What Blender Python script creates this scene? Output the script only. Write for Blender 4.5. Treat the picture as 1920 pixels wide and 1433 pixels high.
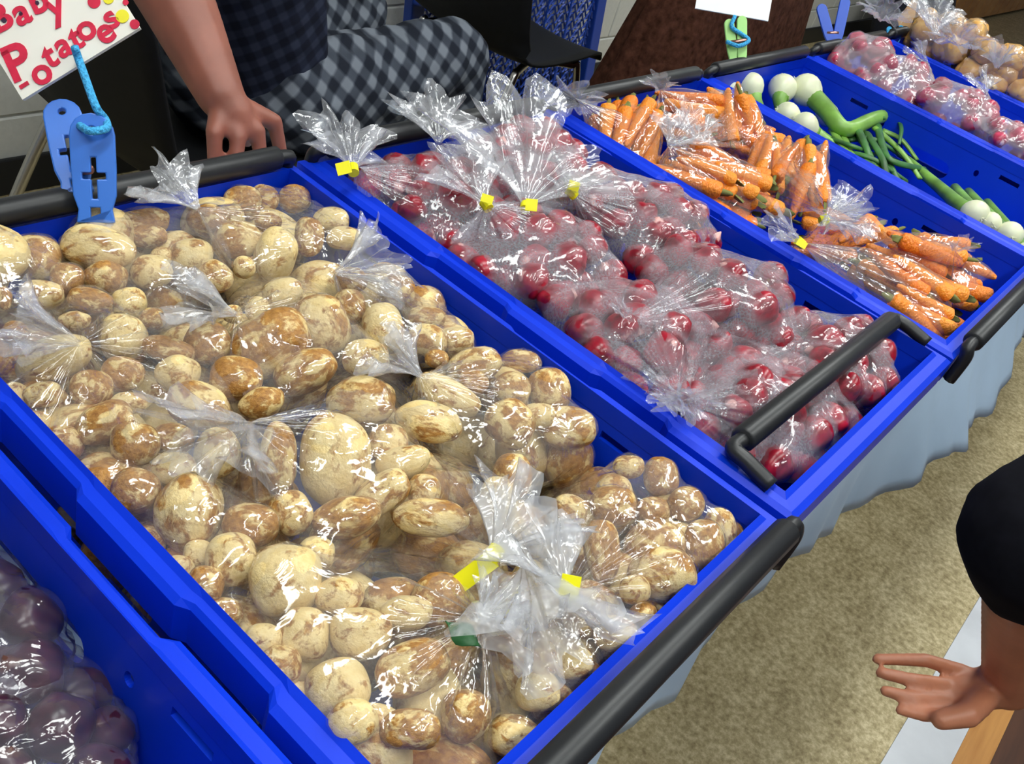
import bpy, bmesh, math, random
import numpy as np
from mathutils import Vector, Matrix, noise
from mathutils.bvhtree import BVHTree

for o in list(bpy.data.objects): bpy.data.objects.remove(o)
SC = bpy.context.scene
COL = SC.collection
rng = np.random.default_rng(7)
random.seed(7)

# ------------------------------------------------------------------ camera
F = 1857.1                      # focal length in pixels of the 1920 x 1433 frame
ZR = 0.93                       # crate rims
ZT = 0.742                      # top of the clothed table
P = 0.4164                      # crate pitch along the table
CAM = np.array([-0.6505, -0.6739, 0.4675 + ZR])
M = np.array([[0.6207346, -0.73371535, 0.27631566],
              [-0.32147162, -0.55963403, -0.7638493],
              [0.7150836, 0.38532005, -0.58325287]])      # rows: right, down, forward
cd = bpy.data.cameras.new('camera'); co = bpy.data.objects.new('camera', cd); COL.objects.link(co)
cd.sensor_fit = 'HORIZONTAL'; cd.sensor_width = 36.0; cd.lens = F / 1920 * 36.0
cd.clip_start = 0.02; cd.clip_end = 60
R4 = Matrix(((M[0][0], -M[1][0], -M[2][0]), (M[0][1], -M[1][1], -M[2][1]), (M[0][2], -M[1][2], -M[2][2]))).to_4x4()
co.matrix_world = Matrix.Translation(CAM.tolist()) @ R4
SC.camera = co

# ------------------------------------------------------------------ world, exposure
w = bpy.data.worlds.new('world'); SC.world = w; w.use_nodes = True
w.node_tree.nodes['Background'].inputs[0].default_value = (0.80, 0.88, 1.0, 1)
w.node_tree.nodes['Background'].inputs[1].default_value = 0.16
SC.view_settings.view_transform = 'Standard'; SC.view_settings.look = 'None'
SC.view_settings.gamma = 1.0; SC.view_settings.use_curve_mapping = False
SC.view_settings.exposure = 0.28
SC.cycles.transparent_max_bounces = 20; SC.cycles.max_bounces = 6; SC.cycles.diffuse_bounces = 3; SC.cycles.glossy_bounces = 2
SC.cycles.use_adaptive_sampling = True; SC.cycles.adaptive_threshold = 0.035; SC.cycles.caustics_reflective = False; SC.cycles.caustics_refractive = False
LAMP = 15.0                      # radiance of the fluorescent ceiling panels

# ------------------------------------------------------------------ pixel helpers (a pixel gives a direction only)
def ray(px, py):
    d = M.T @ np.array([(px - 960) / F, (py - 716.5) / F, 1.0]); return d / np.linalg.norm(d)
def atz(px, py, z):
    d = ray(px, py); return CAM + d * ((z - CAM[2]) / d[2])
def aty(px, py, y):
    d = ray(px, py); return CAM + d * ((y - CAM[1]) / d[1])
def atd(px, py, depth):
    return CAM + M.T @ np.array([(px - 960) / F, (py - 716.5) / F, 1.0]) * depth
def depth_of(p): return float(M[2] @ (np.asarray(p) - CAM))
def pix(p):
    X = M @ (np.asarray(p) - CAM); return 960 + F * X[0] / X[2], 716.5 + F * X[1] / X[2]

# ------------------------------------------------------------------ object helpers
def tag(o, label=None, cat=None, group=None, kind=None):
    if label: o['label'] = label
    if cat: o['category'] = cat
    if group: o['group'] = group
    if kind: o['kind'] = kind
    return o
def empty(name, loc=(0, 0, 0), label=None, cat=None, group=None):
    o = bpy.data.objects.new(name, None); o.empty_display_size = 0.05
    COL.objects.link(o); o.location = [float(v) for v in loc]
    return tag(o, label, cat, group)
def link(name, me, mat=None, parent=None, world=True):
    o = bpy.data.objects.new(name, me); COL.objects.link(o)
    if mat is not None and not me.materials: me.materials.append(mat)
    if parent is not None:
        o.parent = parent
        if world: o.matrix_parent_inverse = Matrix.Translation(parent.location).inverted() if parent.rotation_euler.z == 0 else parent.matrix_basis.inverted()
    return o
def mesh(name, vs, fs, smooth=False):
    me = bpy.data.meshes.new(name); me.from_pydata([tuple(map(float, v)) for v in vs], [], [tuple(f) for f in fs]); me.update()
    if smooth: me.polygons.foreach_set('use_smooth', [True] * len(me.polygons))
    return me
def frame_of(d):
    d = np.asarray(d, float); d = d / np.linalg.norm(d)
    a = np.array([0, 0, 1.0]) if abs(d[2]) < 0.9 else np.array([1.0, 0, 0])
    u = np.cross(a, d); u /= np.linalg.norm(u); v = np.cross(d, u)
    return d, u, v
class MB:
    def __init__(s): s.v = []; s.f = []
    def add(s, vs, fs):
        k = len(s.v); s.v += [tuple(map(float, v)) for v in vs]; s.f += [tuple(i + k for i in f) for f in fs]; return s
    def box(s, lo, hi):
        x0, y0, z0 = lo; x1, y1, z1 = hi
        return s.add([(x0,y0,z0),(x1,y0,z0),(x1,y1,z0),(x0,y1,z0),(x0,y0,z1),(x1,y0,z1),(x1,y1,z1),(x0,y1,z1)],
                     [(0,3,2,1),(4,5,6,7),(0,1,5,4),(1,2,6,5),(2,3,7,6),(3,0,4,7)])
    def obox(s, c, ax, h):      # oriented box
        c = np.asarray(c); ax = np.asarray(ax); vs = []
        for k in ((-1,-1,-1),(1,-1,-1),(1,1,-1),(-1,1,-1),(-1,-1,1),(1,-1,1),(1,1,1),(-1,1,1)):
            vs.append(c + sum(ax[i] * k[i] * h[i] for i in range(3)))
        return s.add(vs, [(0,3,2,1),(4,5,6,7),(0,1,5,4),(1,2,6,5),(2,3,7,6),(3,0,4,7)])
    def tube(s, pts, r, n=10, cap=True, flat=1.0):
        pts = [np.asarray(p, float) for p in pts]; rs = r if hasattr(r, '__len__') else [r] * len(pts)
        rings = []; u = None
        for i, p in enumerate(pts):
            d = pts[min(i + 1, len(pts) - 1)] - pts[max(i - 1, 0)]; d = d / np.linalg.norm(d)
            if u is None: _, u, v = frame_of(d)
            else:
                u = u - d * (u @ d); u /= np.linalg.norm(u); v = np.cross(d, u)
            rings.append([p + rs[i] * (math.cos(2*math.pi*k/n) * u + flat * math.sin(2*math.pi*k/n) * v) for k in range(n)])
        vs = [q for rg in rings for q in rg]; fs = []
        for i in range(len(pts) - 1):
            for k in range(n):
                a = i*n + k; b = i*n + (k+1) % n; fs.append((a, b, b + n, a + n))
        if cap: fs.append(tuple(range(n - 1, -1, -1))); fs.append(tuple((len(pts)-1)*n + k for k in range(n)))
        return s.add(vs, fs)
    def build(s, name, mat, parent=None, smooth=False):
        return link(name, mesh(name, s.v, s.f, smooth), mat, parent)
def curve_pts(P_, n=8):                                   # Catmull-Rom through points
    P_ = [np.asarray(p, float) for p in P_]; Q = [2*P_[0]-P_[1]] + P_ + [2*P_[-1]-P_[-2]]; out = []
    for i in range(1, len(Q) - 2):
        for k in range(n):
            t = k / n; a, b, c, d = Q[i-1], Q[i], Q[i+1], Q[i+2]
            out.append(0.5*((2*b) + (c-a)*t + (2*a-5*b+4*c-d)*t*t + (3*b-a-3*c+d)*t**3))
    out.append(P_[-1]); return out
def bevel(o, wdt=0.002, seg=2):
    m = o.modifiers.new('bevel', 'BEVEL'); m.width = wdt; m.segments = seg; m.limit_method = 'ANGLE'; m.angle_limit = math.radians(40); return o
def baked(o):                                             # apply modifiers to the mesh
    dg = bpy.context.evaluated_depsgraph_get(); dg.update()
    me = bpy.data.meshes.new_from_object(o.evaluated_get(dg)); o.modifiers.clear(); old = o.data; o.data = me
    return o

# ------------------------------------------------------------------ materials
def new_mat(name):
    m = bpy.data.materials.new(name); m.use_nodes = True; nt = m.node_tree; nt.nodes.clear()
    out = nt.nodes.new('ShaderNodeOutputMaterial'); return m, nt, out
def N(nt, t, **kw):
    n = nt.nodes.new('ShaderNode' + t)
    for k, v in kw.items():
        if k.startswith('i_'):
            n.inputs[k[2:].replace('_', ' ')].default_value = v
        else: setattr(n, k, v)
    return n
def math_n(nt, op, a, b=None, clamp=False):
    n = nt.nodes.new('ShaderNodeMath'); n.operation = op; n.use_clamp = clamp
    for i, x in enumerate((a, b)):
        if x is None: continue
        if isinstance(x, (int, float)): n.inputs[i].default_value = x
        else: nt.links.new(x, n.inputs[i])
    return n.outputs[0]
def ramp(nt, fac, stops):
    r = nt.nodes.new('ShaderNodeValToRGB'); el = r.color_ramp.elements
    while len(el) < len(stops): el.new(0.5)
    for e, (p, c) in zip(el, stops): e.position = p; e.color = (*c, 1)
    nt.links.new(fac, r.inputs[0]); return r.outputs[0]
def mixc(nt, fac, a, b):
    m = nt.nodes.new('ShaderNodeMix'); m.data_type = 'RGBA'
    for k, x in ((0, fac), (6, a), (7, b)):
        if hasattr(x, 'links') or hasattr(x, 'is_linked'): nt.links.new(x, m.inputs[k])
        elif isinstance(x, (int, float)): m.inputs[k].default_value = x
        else: m.inputs[k].default_value = (*x, 1)
    return m.outputs[2]
def simple(name, col, rough=0.5, spec=0.5, metal=0.0, vary=0.0, scale=20, bump=0.0, sss=0.0, coat=0.0):
    m, nt, out = new_mat(name); b = N(nt, 'BsdfPrincipled'); nt.links.new(b.outputs[0], out.inputs[0])
    b.inputs['Roughness'].default_value = rough; b.inputs['Metallic'].default_value = metal
    b.inputs['Specular IOR Level'].default_value = spec; b.inputs['Coat Weight'].default_value = coat
    if sss: b.inputs['Subsurface Weight'].default_value = sss; b.inputs['Subsurface Radius'].default_value = (0.01, 0.004, 0.002)
    tc = N(nt, 'TexCoord'); nz = N(nt, 'TexNoise'); nz.inputs['Scale'].default_value = scale; nz.inputs['Detail'].default_value = 4
    nt.links.new(tc.outputs['Object'], nz.inputs['Vector'])
    c0 = tuple(max(0, c * (1 - vary)) for c in col); c1 = tuple(min(1, c * (1 + vary)) for c in col)
    nt.links.new(ramp(nt, nz.outputs[0], [(0.3, c0), (0.7, c1)]), b.inputs['Base Color'])
    if bump:
        bp = N(nt, 'Bump'); bp.inputs['Strength'].default_value = bump; bp.inputs['Distance'].default_value = 0.004
        nt.links.new(nz.outputs[0], bp.inputs['Height']); nt.links.new(bp.outputs[0], b.inputs['Normal'])
    return m

def potato_mat():
    m, nt, out = new_mat('potato_skin'); b = N(nt, 'BsdfPrincipled'); nt.links.new(b.outputs[0], out.inputs[0])
    tc = N(nt, 'TexCoord'); oi = N(nt, 'ObjectInfo')
    off = N(nt, 'VectorMath', operation='ADD'); sc = N(nt, 'VectorMath', operation='SCALE')
    comb = N(nt, 'CombineXYZ')
    for i, k in enumerate((37.0, 71.0, 13.0)):
        nt.links.new(math_n(nt, 'MULTIPLY', oi.outputs['Random'], k), comb.inputs[i])
    nt.links.new(tc.outputs['Object'], off.inputs[0]); nt.links.new(comb.outputs[0], off.inputs[1])
    def nz(s, d, r=0.55, dist=0.0):
        n = N(nt, 'TexNoise'); n.inputs['Scale'].default_value = s; n.inputs['Detail'].default_value = d
        n.inputs['Roughness'].default_value = r; n.inputs['Distortion'].default_value = dist
        nt.links.new(off.outputs[0], n.inputs['Vector']); return n.outputs[0]
    big = nz(1.5, 5, 0.62, 0.5); fine = nz(9.0, 4, 0.6); sp = nz(22.0, 2)
    # per-potato amount of brown
    amt = math_n(nt, 'ADD', big, math_n(nt, 'MULTIPLY', math_n(nt, 'SUBTRACT', oi.outputs['Random'], 0.45), 0.20))
    amt = math_n(nt, 'ADD', amt, math_n(nt, 'MULTIPLY', math_n(nt, 'SUBTRACT', fine, 0.5), 0.16))
    patch = ramp(nt, amt, [(0.465, (0, 0, 0)), (0.575, (1, 1, 1))])
    base = ramp(nt, nz(3.0, 3), [(0.3, (0.74, 0.53, 0.20)), (0.7, (0.88, 0.71, 0.36))])
    brown = ramp(nt, nz(5.0, 4), [(0.3, (0.25, 0.095, 0.016)), (0.7, (0.54, 0.27, 0.058))])
    c = mixc(nt, patch, base, brown)
    specks = ramp(nt, sp, [(0.70, (0, 0, 0)), (0.76, (0.7, 0.7, 0.7))])
    c = mixc(nt, specks, c, (0.23, 0.11, 0.03))
    nt.links.new(c, b.inputs['Base Color']); b.inputs['Roughness'].default_value = 0.42
    bp = N(nt, 'Bump'); bp.inputs['Strength'].default_value = 0.25; bp.inputs['Distance'].default_value = 0.03
    nt.links.new(fine, bp.inputs['Height']); nt.links.new(bp.outputs[0], b.inputs['Normal'])
    return m
def radish_mat(name, c0, c1, pale):
    m, nt, out = new_mat(name); b = N(nt, 'BsdfPrincipled'); nt.links.new(b.outputs[0], out.inputs[0])
    tc = N(nt, 'TexCoord'); oi = N(nt, 'ObjectInfo'); n = N(nt, 'TexNoise'); n.inputs['Scale'].default_value = 1.6; n.inputs['Detail'].default_value = 4
    off = N(nt, 'VectorMath', operation='ADD'); comb = N(nt, 'CombineXYZ')
    nt.links.new(math_n(nt, 'MULTIPLY', oi.outputs['Random'], 53.0), comb.inputs[0])
    nt.links.new(tc.outputs['Object'], off.inputs[0]); nt.links.new(comb.outputs[0], off.inputs[1]); nt.links.new(off.outputs[0], n.inputs['Vector'])
    c = ramp(nt, n.outputs[0], [(0.35, c0), (0.68, c1)])
    sx = N(nt, 'SeparateXYZ'); nt.links.new(tc.outputs['Object'], sx.inputs[0])
    t = math_n(nt, 'ADD', sx.outputs[2], math_n(nt, 'MULTIPLY', math_n(nt, 'SUBTRACT', n.outputs[0], 0.5), 0.8))
    pf = ramp(nt, math_n(nt, 'MULTIPLY', t, -1.0), [(0.92, (0, 0, 0)), (1.12, (1, 1, 1))])
    c = mixc(nt, pf, c, pale)
    nt.links.new(c, b.inputs['Base Color']); b.inputs['Roughness'].default_value = 0.28
    return m
def carrot_mat():
    m, nt, out = new_mat('carrot_skin'); b = N(nt, 'BsdfPrincipled'); nt.links.new(b.outputs[0], out.inputs[0])
    tc = N(nt, 'TexCoord'); oi = N(nt, 'ObjectInfo')
    n = N(nt, 'TexNoise'); n.inputs['Scale'].default_value = 3.0; n.inputs['Detail'].default_value = 3
    mp = N(nt, 'Mapping'); mp.inputs['Scale'].default_value = (1, 1, 6); nt.links.new(tc.outputs['Object'], mp.inputs[0]); nt.links.new(mp.outputs[0], n.inputs['Vector'])
    f = math_n(nt, 'ADD', math_n(nt, 'MULTIPLY', n.outputs[0], 0.6), math_n(nt, 'MULTIPLY', oi.outputs['Random'], 0.4))
    nt.links.new(ramp(nt, f, [(0.25, (0.80, 0.17, 0.008)), (0.75, (0.95, 0.33, 0.02))]), b.inputs['Base Color'])
    b.inputs['Roughness'].default_value = 0.4
    bp = N(nt, 'Bump'); bp.inputs['Strength'].default_value = 0.3; bp.inputs['Distance'].default_value = 0.05
    nt.links.new(n.outputs[0], bp.inputs['Height']); nt.links.new(bp.outputs[0], b.inputs['Normal'])
    return m
def film_mat(name, veil, fog, tint=(0.93, 0.95, 1.0), drops=False, gloss=1.5):
    m, nt, out = new_mat(name)
    tc = N(nt, 'TexCoord')
    n1 = N(nt, 'TexNoise'); n1.inputs['Scale'].default_value = 38; n1.inputs['Detail'].default_value = 3; n1.inputs['Distortion'].default_value = 1.2
    n2 = N(nt, 'TexNoise'); n2.inputs['Scale'].default_value = 13; n2.inputs['Detail'].default_value = 2; n2.inputs['Distortion'].default_value = 2.0
    for n in (n1, n2): nt.links.new(tc.outputs['Object'], n.inputs['Vector'])
    rid = math_n(nt, 'ABSOLUTE', math_n(nt, 'SUBTRACT', n2.outputs[0], 0.5))
    h = math_n(nt, 'ADD', math_n(nt, 'MULTIPLY', n1.outputs[0], 0.45), math_n(nt, 'MULTIPLY', rid, 2.2))
    bp = N(nt, 'Bump'); bp.inputs['Strength'].default_value = 0.7; bp.inputs['Distance'].default_value = 0.004
    nt.links.new(h, bp.inputs['Height'])
    gl = N(nt, 'BsdfGlossy'); gl.inputs['Roughness'].default_value = 0.09; gl.inputs['Color'].default_value = (1, 1, 1, 1); nt.links.new(bp.outputs[0], gl.inputs['Normal'])
    lw_ = N(nt, 'LayerWeight'); lw_.inputs['Blend'].default_value = 0.5; nt.links.new(bp.outputs[0], lw_.inputs['Normal'])
    fr_ = math_n(nt, 'ADD', 0.035, math_n(nt, 'MULTIPLY', math_n(nt, 'POWER', lw_.outputs['Facing'], 4.0), 0.40))
    tr = N(nt, 'BsdfTransparent'); tr.inputs['Color'].default_value = (0.985, 0.985, 0.99, 1)
    df = N(nt, 'BsdfDiffuse'); df.inputs['Color'].default_value = (*tint, 1); tl = N(nt, 'BsdfTranslucent'); tl.inputs['Color'].default_value = (*tint, 1)
    mx0 = N(nt, 'MixShader'); mx0.inputs[0].default_value = 0.4; nt.links.new(df.outputs[0], mx0.inputs[1]); nt.links.new(tl.outputs[0], mx0.inputs[2])
    at = N(nt, 'Attribute', attribute_name='fog'); 
    f = math_n(nt, 'MULTIPLY', at.outputs['Fac'], fog)
    if drops:
        vo = N(nt, 'TexVoronoi'); vo.inputs['Scale'].default_value = 420; nt.links.new(tc.outputs['Object'], vo.inputs['Vector'])
        d = math_n(nt, 'ADD', 0.55, math_n(nt, 'MULTIPLY', vo.outputs['Distance'], 0.9))
        f = math_n(nt, 'MULTIPLY', f, d)
    streak = math_n(nt, 'MULTIPLY', math_n(nt, 'SUBTRACT', 0.16, rid), 2.4, clamp=True)
    f = math_n(nt, 'ADD', f, math_n(nt, 'MULTIPLY', streak, veil), clamp=True)
    f = math_n(nt, 'ADD', f, veil * 0.25, clamp=True)
    m1 = N(nt, 'MixShader'); nt.links.new(f, m1.inputs[0]); nt.links.new(tr.outputs[0], m1.inputs[1]); nt.links.new(mx0.outputs[0], m1.inputs[2])
    m2 = N(nt, 'MixShader'); nt.links.new(math_n(nt, 'MULTIPLY', fr_, gloss, clamp=True), m2.inputs[0]); nt.links.new(m1.outputs[0], m2.inputs[1]); nt.links.new(gl.outputs[0], m2.inputs[2])
    nt.links.new(m2.outputs[0], out.inputs[0])
    return m
def plaid_mat(name, dark, mid, light, rot, k):
    m, nt, out = new_mat(name); b = N(nt, 'BsdfPrincipled'); nt.links.new(b.outputs[0], out.inputs[0]); b.inputs['Roughness'].default_value = 0.95
    b.inputs['Specular IOR Level'].default_value = 0.1
    tc = N(nt, 'TexCoord'); mp = N(nt, 'Mapping'); mp.inputs['Rotation'].default_value = rot; nt.links.new(tc.outputs['Object'], mp.inputs[0])
    sx = N(nt, 'SeparateXYZ'); nt.links.new(mp.outputs[0], sx.inputs[0])
    s = [math_n(nt, 'ADD', math_n(nt, 'MULTIPLY', math_n(nt, 'SINE', math_n(nt, 'MULTIPLY', sx.outputs[i], k)), 1.1), 0.5, clamp=True) for i in (0, 2)]
    nz = N(nt, 'TexNoise'); nz.inputs['Scale'].default_value = 9; nt.links.new(tc.outputs['Object'], nz.inputs['Vector'])
    f = math_n(nt, 'MULTIPLY', math_n(nt, 'ADD', s[0], s[1]), 0.5)
    f = math_n(nt, 'ADD', f, math_n(nt, 'MULTIPLY', math_n(nt, 'SUBTRACT', nz.outputs[0], 0.5), 0.5))
    nt.links.new(ramp(nt, f, [(0.12, dark), (0.5, mid), (0.95, light)]), b.inputs['Base Color'])
    return m
def floor_mat():
    m, nt, out = new_mat('speckled_linoleum'); b = N(nt, 'BsdfPrincipled'); nt.links.new(b.outputs[0], out.inputs[0])
    tc = N(nt, 'TexCoord'); n = N(nt, 'TexNoise'); n.inputs['Scale'].default_value = 75; n.inputs['Detail'].default_value = 5; n.inputs['Roughness'].default_value = 0.7
    n2 = N(nt, 'TexNoise'); n2.inputs['Scale'].default_value = 14; n2.inputs['Detail'].default_value = 3
    for q in (n, n2): nt.links.new(tc.outputs['Object'], q.inputs['Vector'])
    f = math_n(nt, 'ADD', math_n(nt, 'MULTIPLY', n.outputs[0], 0.75), math_n(nt, 'MULTIPLY', n2.outputs[0], 0.25))
    nt.links.new(ramp(nt, f, [(0.36, (0.25, 0.19, 0.085)), (0.5, (0.46, 0.375, 0.20)), (0.64, (0.70, 0.61, 0.38))]), b.inputs['Base Color'])
    b.inputs['Roughness'].default_value = 0.55
    return m
def wood_mat(name, c0, c1):
    m, nt, out = new_mat(name); b = N(nt, 'BsdfPrincipled'); nt.links.new(b.outputs[0], out.inputs[0]); b.inputs['Roughness'].default_value = 0.45
    tc = N(nt, 'TexCoord'); mp = N(nt, 'Mapping'); mp.inputs['Scale'].default_value = (2, 30, 6); nt.links.new(tc.outputs['Object'], mp.inputs[0])
    n = N(nt, 'TexNoise'); n.inputs['Scale'].default_value = 2; n.inputs['Detail'].default_value = 5; nt.links.new(mp.outputs[0], n.inputs['Vector'])
    nt.links.new(ramp(nt, n.outputs[0], [(0.3, c0), (0.7, c1)]), b.inputs['Base Color']); return m
def emit_mat(name, col, s):
    m, nt, out = new_mat(name); e = N(nt, 'Emission'); e.inputs[0].default_value = (*col, 1); e.inputs[1].default_value = s
    nt.links.new(e.outputs[0], out.inputs[0]); return m

MT = dict(
    potato=potato_mat(), carrot=carrot_mat(),
    radish=radish_mat('radish_skin', (0.17, 0.003, 0.012), (0.42, 0.012, 0.032), (0.80, 0.42, 0.38)),
    radish_far=radish_mat('pink_radish_skin', (0.32, 0.015, 0.05), (0.60, 0.06, 0.13), (0.85, 0.6, 0.6)),
    beet=radish_mat('beet_skin', (0.022, 0.006, 0.014), (0.07, 0.014, 0.026), (0.10, 0.04, 0.03)),
    onion=radish_mat('yellow_onion_skin', (0.62, 0.30, 0.07), (0.82, 0.50, 0.16), (0.75, 0.55, 0.28)),
    stub=simple('carrot_top', (0.16, 0.17, 0.04), 0.8, vary=0.5, scale=300),
    film=film_mat('clear_film', 0.085, 0.06, gloss=2.0), foggy=film_mat('foggy_film', 0.10, 0.27, (0.72, 0.72, 0.80), drops=True), dim=film_mat('grey_film', 0.17, 0.05, (0.55, 0.53, 0.66)), white_frill=film_mat('bunched_film', 0.60, 0.0),
    cfilm=film_mat('thin_film', 0.10, 0.08, (1.0, 0.95, 0.88), gloss=2.6), frill=film_mat('gathered_film', 0.46, 0.0),
    cloudy=film_mat('cloudy_film', 0.20, 0.26, (0.92, 0.90, 0.94)),
    blue=simple('blue_crate_plastic', (0.001, 0.034, 0.60), 0.42, spec=0.22, vary=0.10, scale=8),
    black=simple('black_bar_plastic', (0.011, 0.012, 0.014), 0.42),
    yellow=simple('yellow_tape', (0.92, 0.85, 0.0), 0.45),
    cloth=simple('pale_blue_tablecloth', (0.55, 0.73, 0.93), 0.6, vary=0.05, scale=5),
    chrome=simple('steel_tube', (0.55, 0.54, 0.52), 0.25, metal=1.0),
    blackshell=simple('black_shell_plastic', (0.0045, 0.005, 0.0065), 0.6, spec=0.25, vary=0.2, scale=60),
    wall=simple('painted_block', (0.62, 0.63, 0.60), 0.6, vary=0.04, scale=60, bump=0.25),
    mortar=simple('painted_mortar', (0.52, 0.53, 0.50), 0.8, vary=0.05),
    base=simple('black_vinyl_base', (0.012, 0.013, 0.015), 0.5),
    floor=floor_mat(), strip=simple('pale_grey_strip', (0.62, 0.64, 0.68), 0.3, vary=0.10, scale=9),
    oak=wood_mat('orange_oak', (0.42, 0.17, 0.035), (0.62, 0.30, 0.08)),
    dark_floor=wood_mat('dark_brown_boards', (0.05, 0.016, 0.007), (0.10, 0.035, 0.014)),
    ceiling=simple('ceiling_tile', (0.75, 0.75, 0.73), 0.9, vary=0.05, scale=80),
    skin=simple('skin', (0.27, 0.088, 0.056), 0.5, vary=0.14, scale=25, sss=0.12, bump=0.1),
    skin2=simple('tan_skin', (0.52, 0.20, 0.105), 0.45, vary=0.12, scale=25, sss=0.12, bump=0.1),
    hair=simple('dark_hair', (0.02, 0.012, 0.008), 0.5, vary=0.4, scale=150, bump=0.5),
    tee=simple('black_jersey', (0.006, 0.006, 0.009), 0.95, spec=0.1, vary=0.2, scale=90),
    plaid=plaid_mat('grey_plaid_flannel', (0.016, 0.019, 0.028), (0.052, 0.061, 0.080), (0.17, 0.19, 0.225), (0.5, 0.75, 0.5), 150),
    navy=plaid_mat('navy_plaid_shirt', (0.011, 0.013, 0.024), (0.017, 0.021, 0.040), (0.030, 0.037, 0.065), (0.2, 0.5, 0.6), 190),
    shoe=simple('black_shoe', (0.012, 0.012, 0.012), 0.5), brown=simple('brown_fleece', (0.055, 0.022, 0.014), 1.0, spec=0.05, vary=0.5, scale=55, bump=0.8),
    pegblue=simple('blue_peg_plastic', (0.035, 0.165, 0.62), 0.35), peggreen=simple('green_peg_plastic', (0.38, 0.72, 0.22), 0.35),
    pegdeep=simple('deep_blue_peg_plastic', (0.015, 0.08, 0.50), 0.35), pipe=simple('blue_chenille', (0.06, 0.42, 0.85), 0.95, vary=0.3, scale=400, bump=1.0),
    spring=simple('peg_spring', (0.5, 0.25, 0.2), 0.3, metal=1.0),
    card=simple('cream_card', (0.86, 0.83, 0.74), 0.7, vary=0.03), white=simple('white_card', (0.86, 0.87, 0.88), 0.7, vary=0.03),
    cardboard=simple('brown_cardboard', (0.42, 0.25, 0.11), 0.8, vary=0.1), red=simple('red_marker', (0.66, 0.012, 0.055), 0.6, vary=0.15, scale=90),
    ydot=simple('yellow_marker', (0.90, 0.80, 0.03), 0.6), ink=simple('dark_ink', (0.03, 0.01, 0.04), 0.6),
    bulb=simple('onion_bulb_white', (0.70, 0.72, 0.50), 0.32, vary=0.12, scale=30, sss=0.1), stalk=simple('onion_stalk_green', (0.17, 0.34, 0.055), 0.4, vary=0.35, scale=25),
    leaf=simple('onion_leaf_green', (0.035, 0.13, 0.025), 0.45, vary=0.5, scale=25), mesh=simple('blue_mesh_plastic', (0.008, 0.055, 0.40), 0.4),
    darkcloth=simple('dark_navy_cloth', (0.010, 0.012, 0.025), 0.9), table=simple('table_laminate', (0.55, 0.5, 0.42), 0.5),
    lamp=emit_mat('fluorescent_panel', (0.96, 1.0, 0.97), LAMP), lampframe=simple('lamp_frame', (0.8, 0.8, 0.8), 0.5),
    green=simple('leaf_scrap_green', (0.02, 0.12, 0.03), 0.5, vary=0.3),
)

# ------------------------------------------------------------------ setting
YW = 1.42
def struct(o): o['kind'] = 'structure'; return o
struct(MB().box((-3.0, -0.86, -0.06), (12, 3.0, 0)).build('floor', MT['floor']))
struct(MB().box((-3.0, -0.962, -0.06), (12, -0.8605, 0.001)).build('trim_1', MT['strip']))
struct(MB().box((-3.0, -1.02, -0.06), (12, -0.9625, 0.001)).build('trim_2', MT['oak']))
struct(MB().box((-3.0, -4.0, -0.06), (12, -1.0205, 0.0)).build('floor_2', MT['dark_floor']))
wl = struct(MB().box((-3.0, YW + 0.006, 0), (12, YW + 0.12, 3.0)).build('wall_back', MT['mortar']))
bme = None
for r in range(7):
    for c in range(24):
        x0 = -1.2 + c * 0.4 + (0.2 if r % 2 else 0)
        if bme is None:
            o = MB().box((0.004, 0, 0.004), (0.396, 0.03, 0.196)).build('block', MT['wall']); bevel(o, 0.003, 1); baked(o); bme = o.data
        else: o = link('block', bme)
        o.location = (x0, YW, r * 0.2); o.parent = wl
bb = MB(); bb.box((-3, YW - 0.012, 0), (7.3, YW - 0.0005, 0.098)); struct(bevel(bb.build('baseboard_back', MT['base']), 0.006, 2))
struct(MB().box((-3.0, -4.0, 2.9), (12, 3.0, 2.96)).build('ceiling', MT['ceiling']))
# oak panelling far along the wall, each board a piece of its own
pn = struct(MB().box((7.35, YW - 0.12, 0.02), (10.6, YW - 0.001, 1.1)).build('trim_3', MT['base']))
for i in range(16):
    o = MB().box((7.42 + i*0.2, YW - 0.145, 0.03), (7.42 + i*0.2 + 0.19, YW - 0.121, 1.1)).build('plank', MT['oak'], pn)
# ceiling lights
for (x, y) in ((-1.1, -1.5), (0.5, -1.5), (2.1, -1.5), (-0.9, -0.25), (0.7, -0.25), (2.3, -0.25), (4.2, -0.2)):
    k = empty('ceiling_light', (x, y, 2.9), 'long white fluorescent ceiling panel above the vegetable table', 'ceiling light', 'fluorescent ceiling panels')
    MB().box((x-0.62, y-0.17, 2.86), (x+0.62, y+0.17, 2.899)).build('housing', MT['lampframe'], k)
    MB().box((x-0.60, y-0.15, 2.853), (x+0.60, y+0.15, 2.859)).build('diffuser', MT['lamp'], k)

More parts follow.
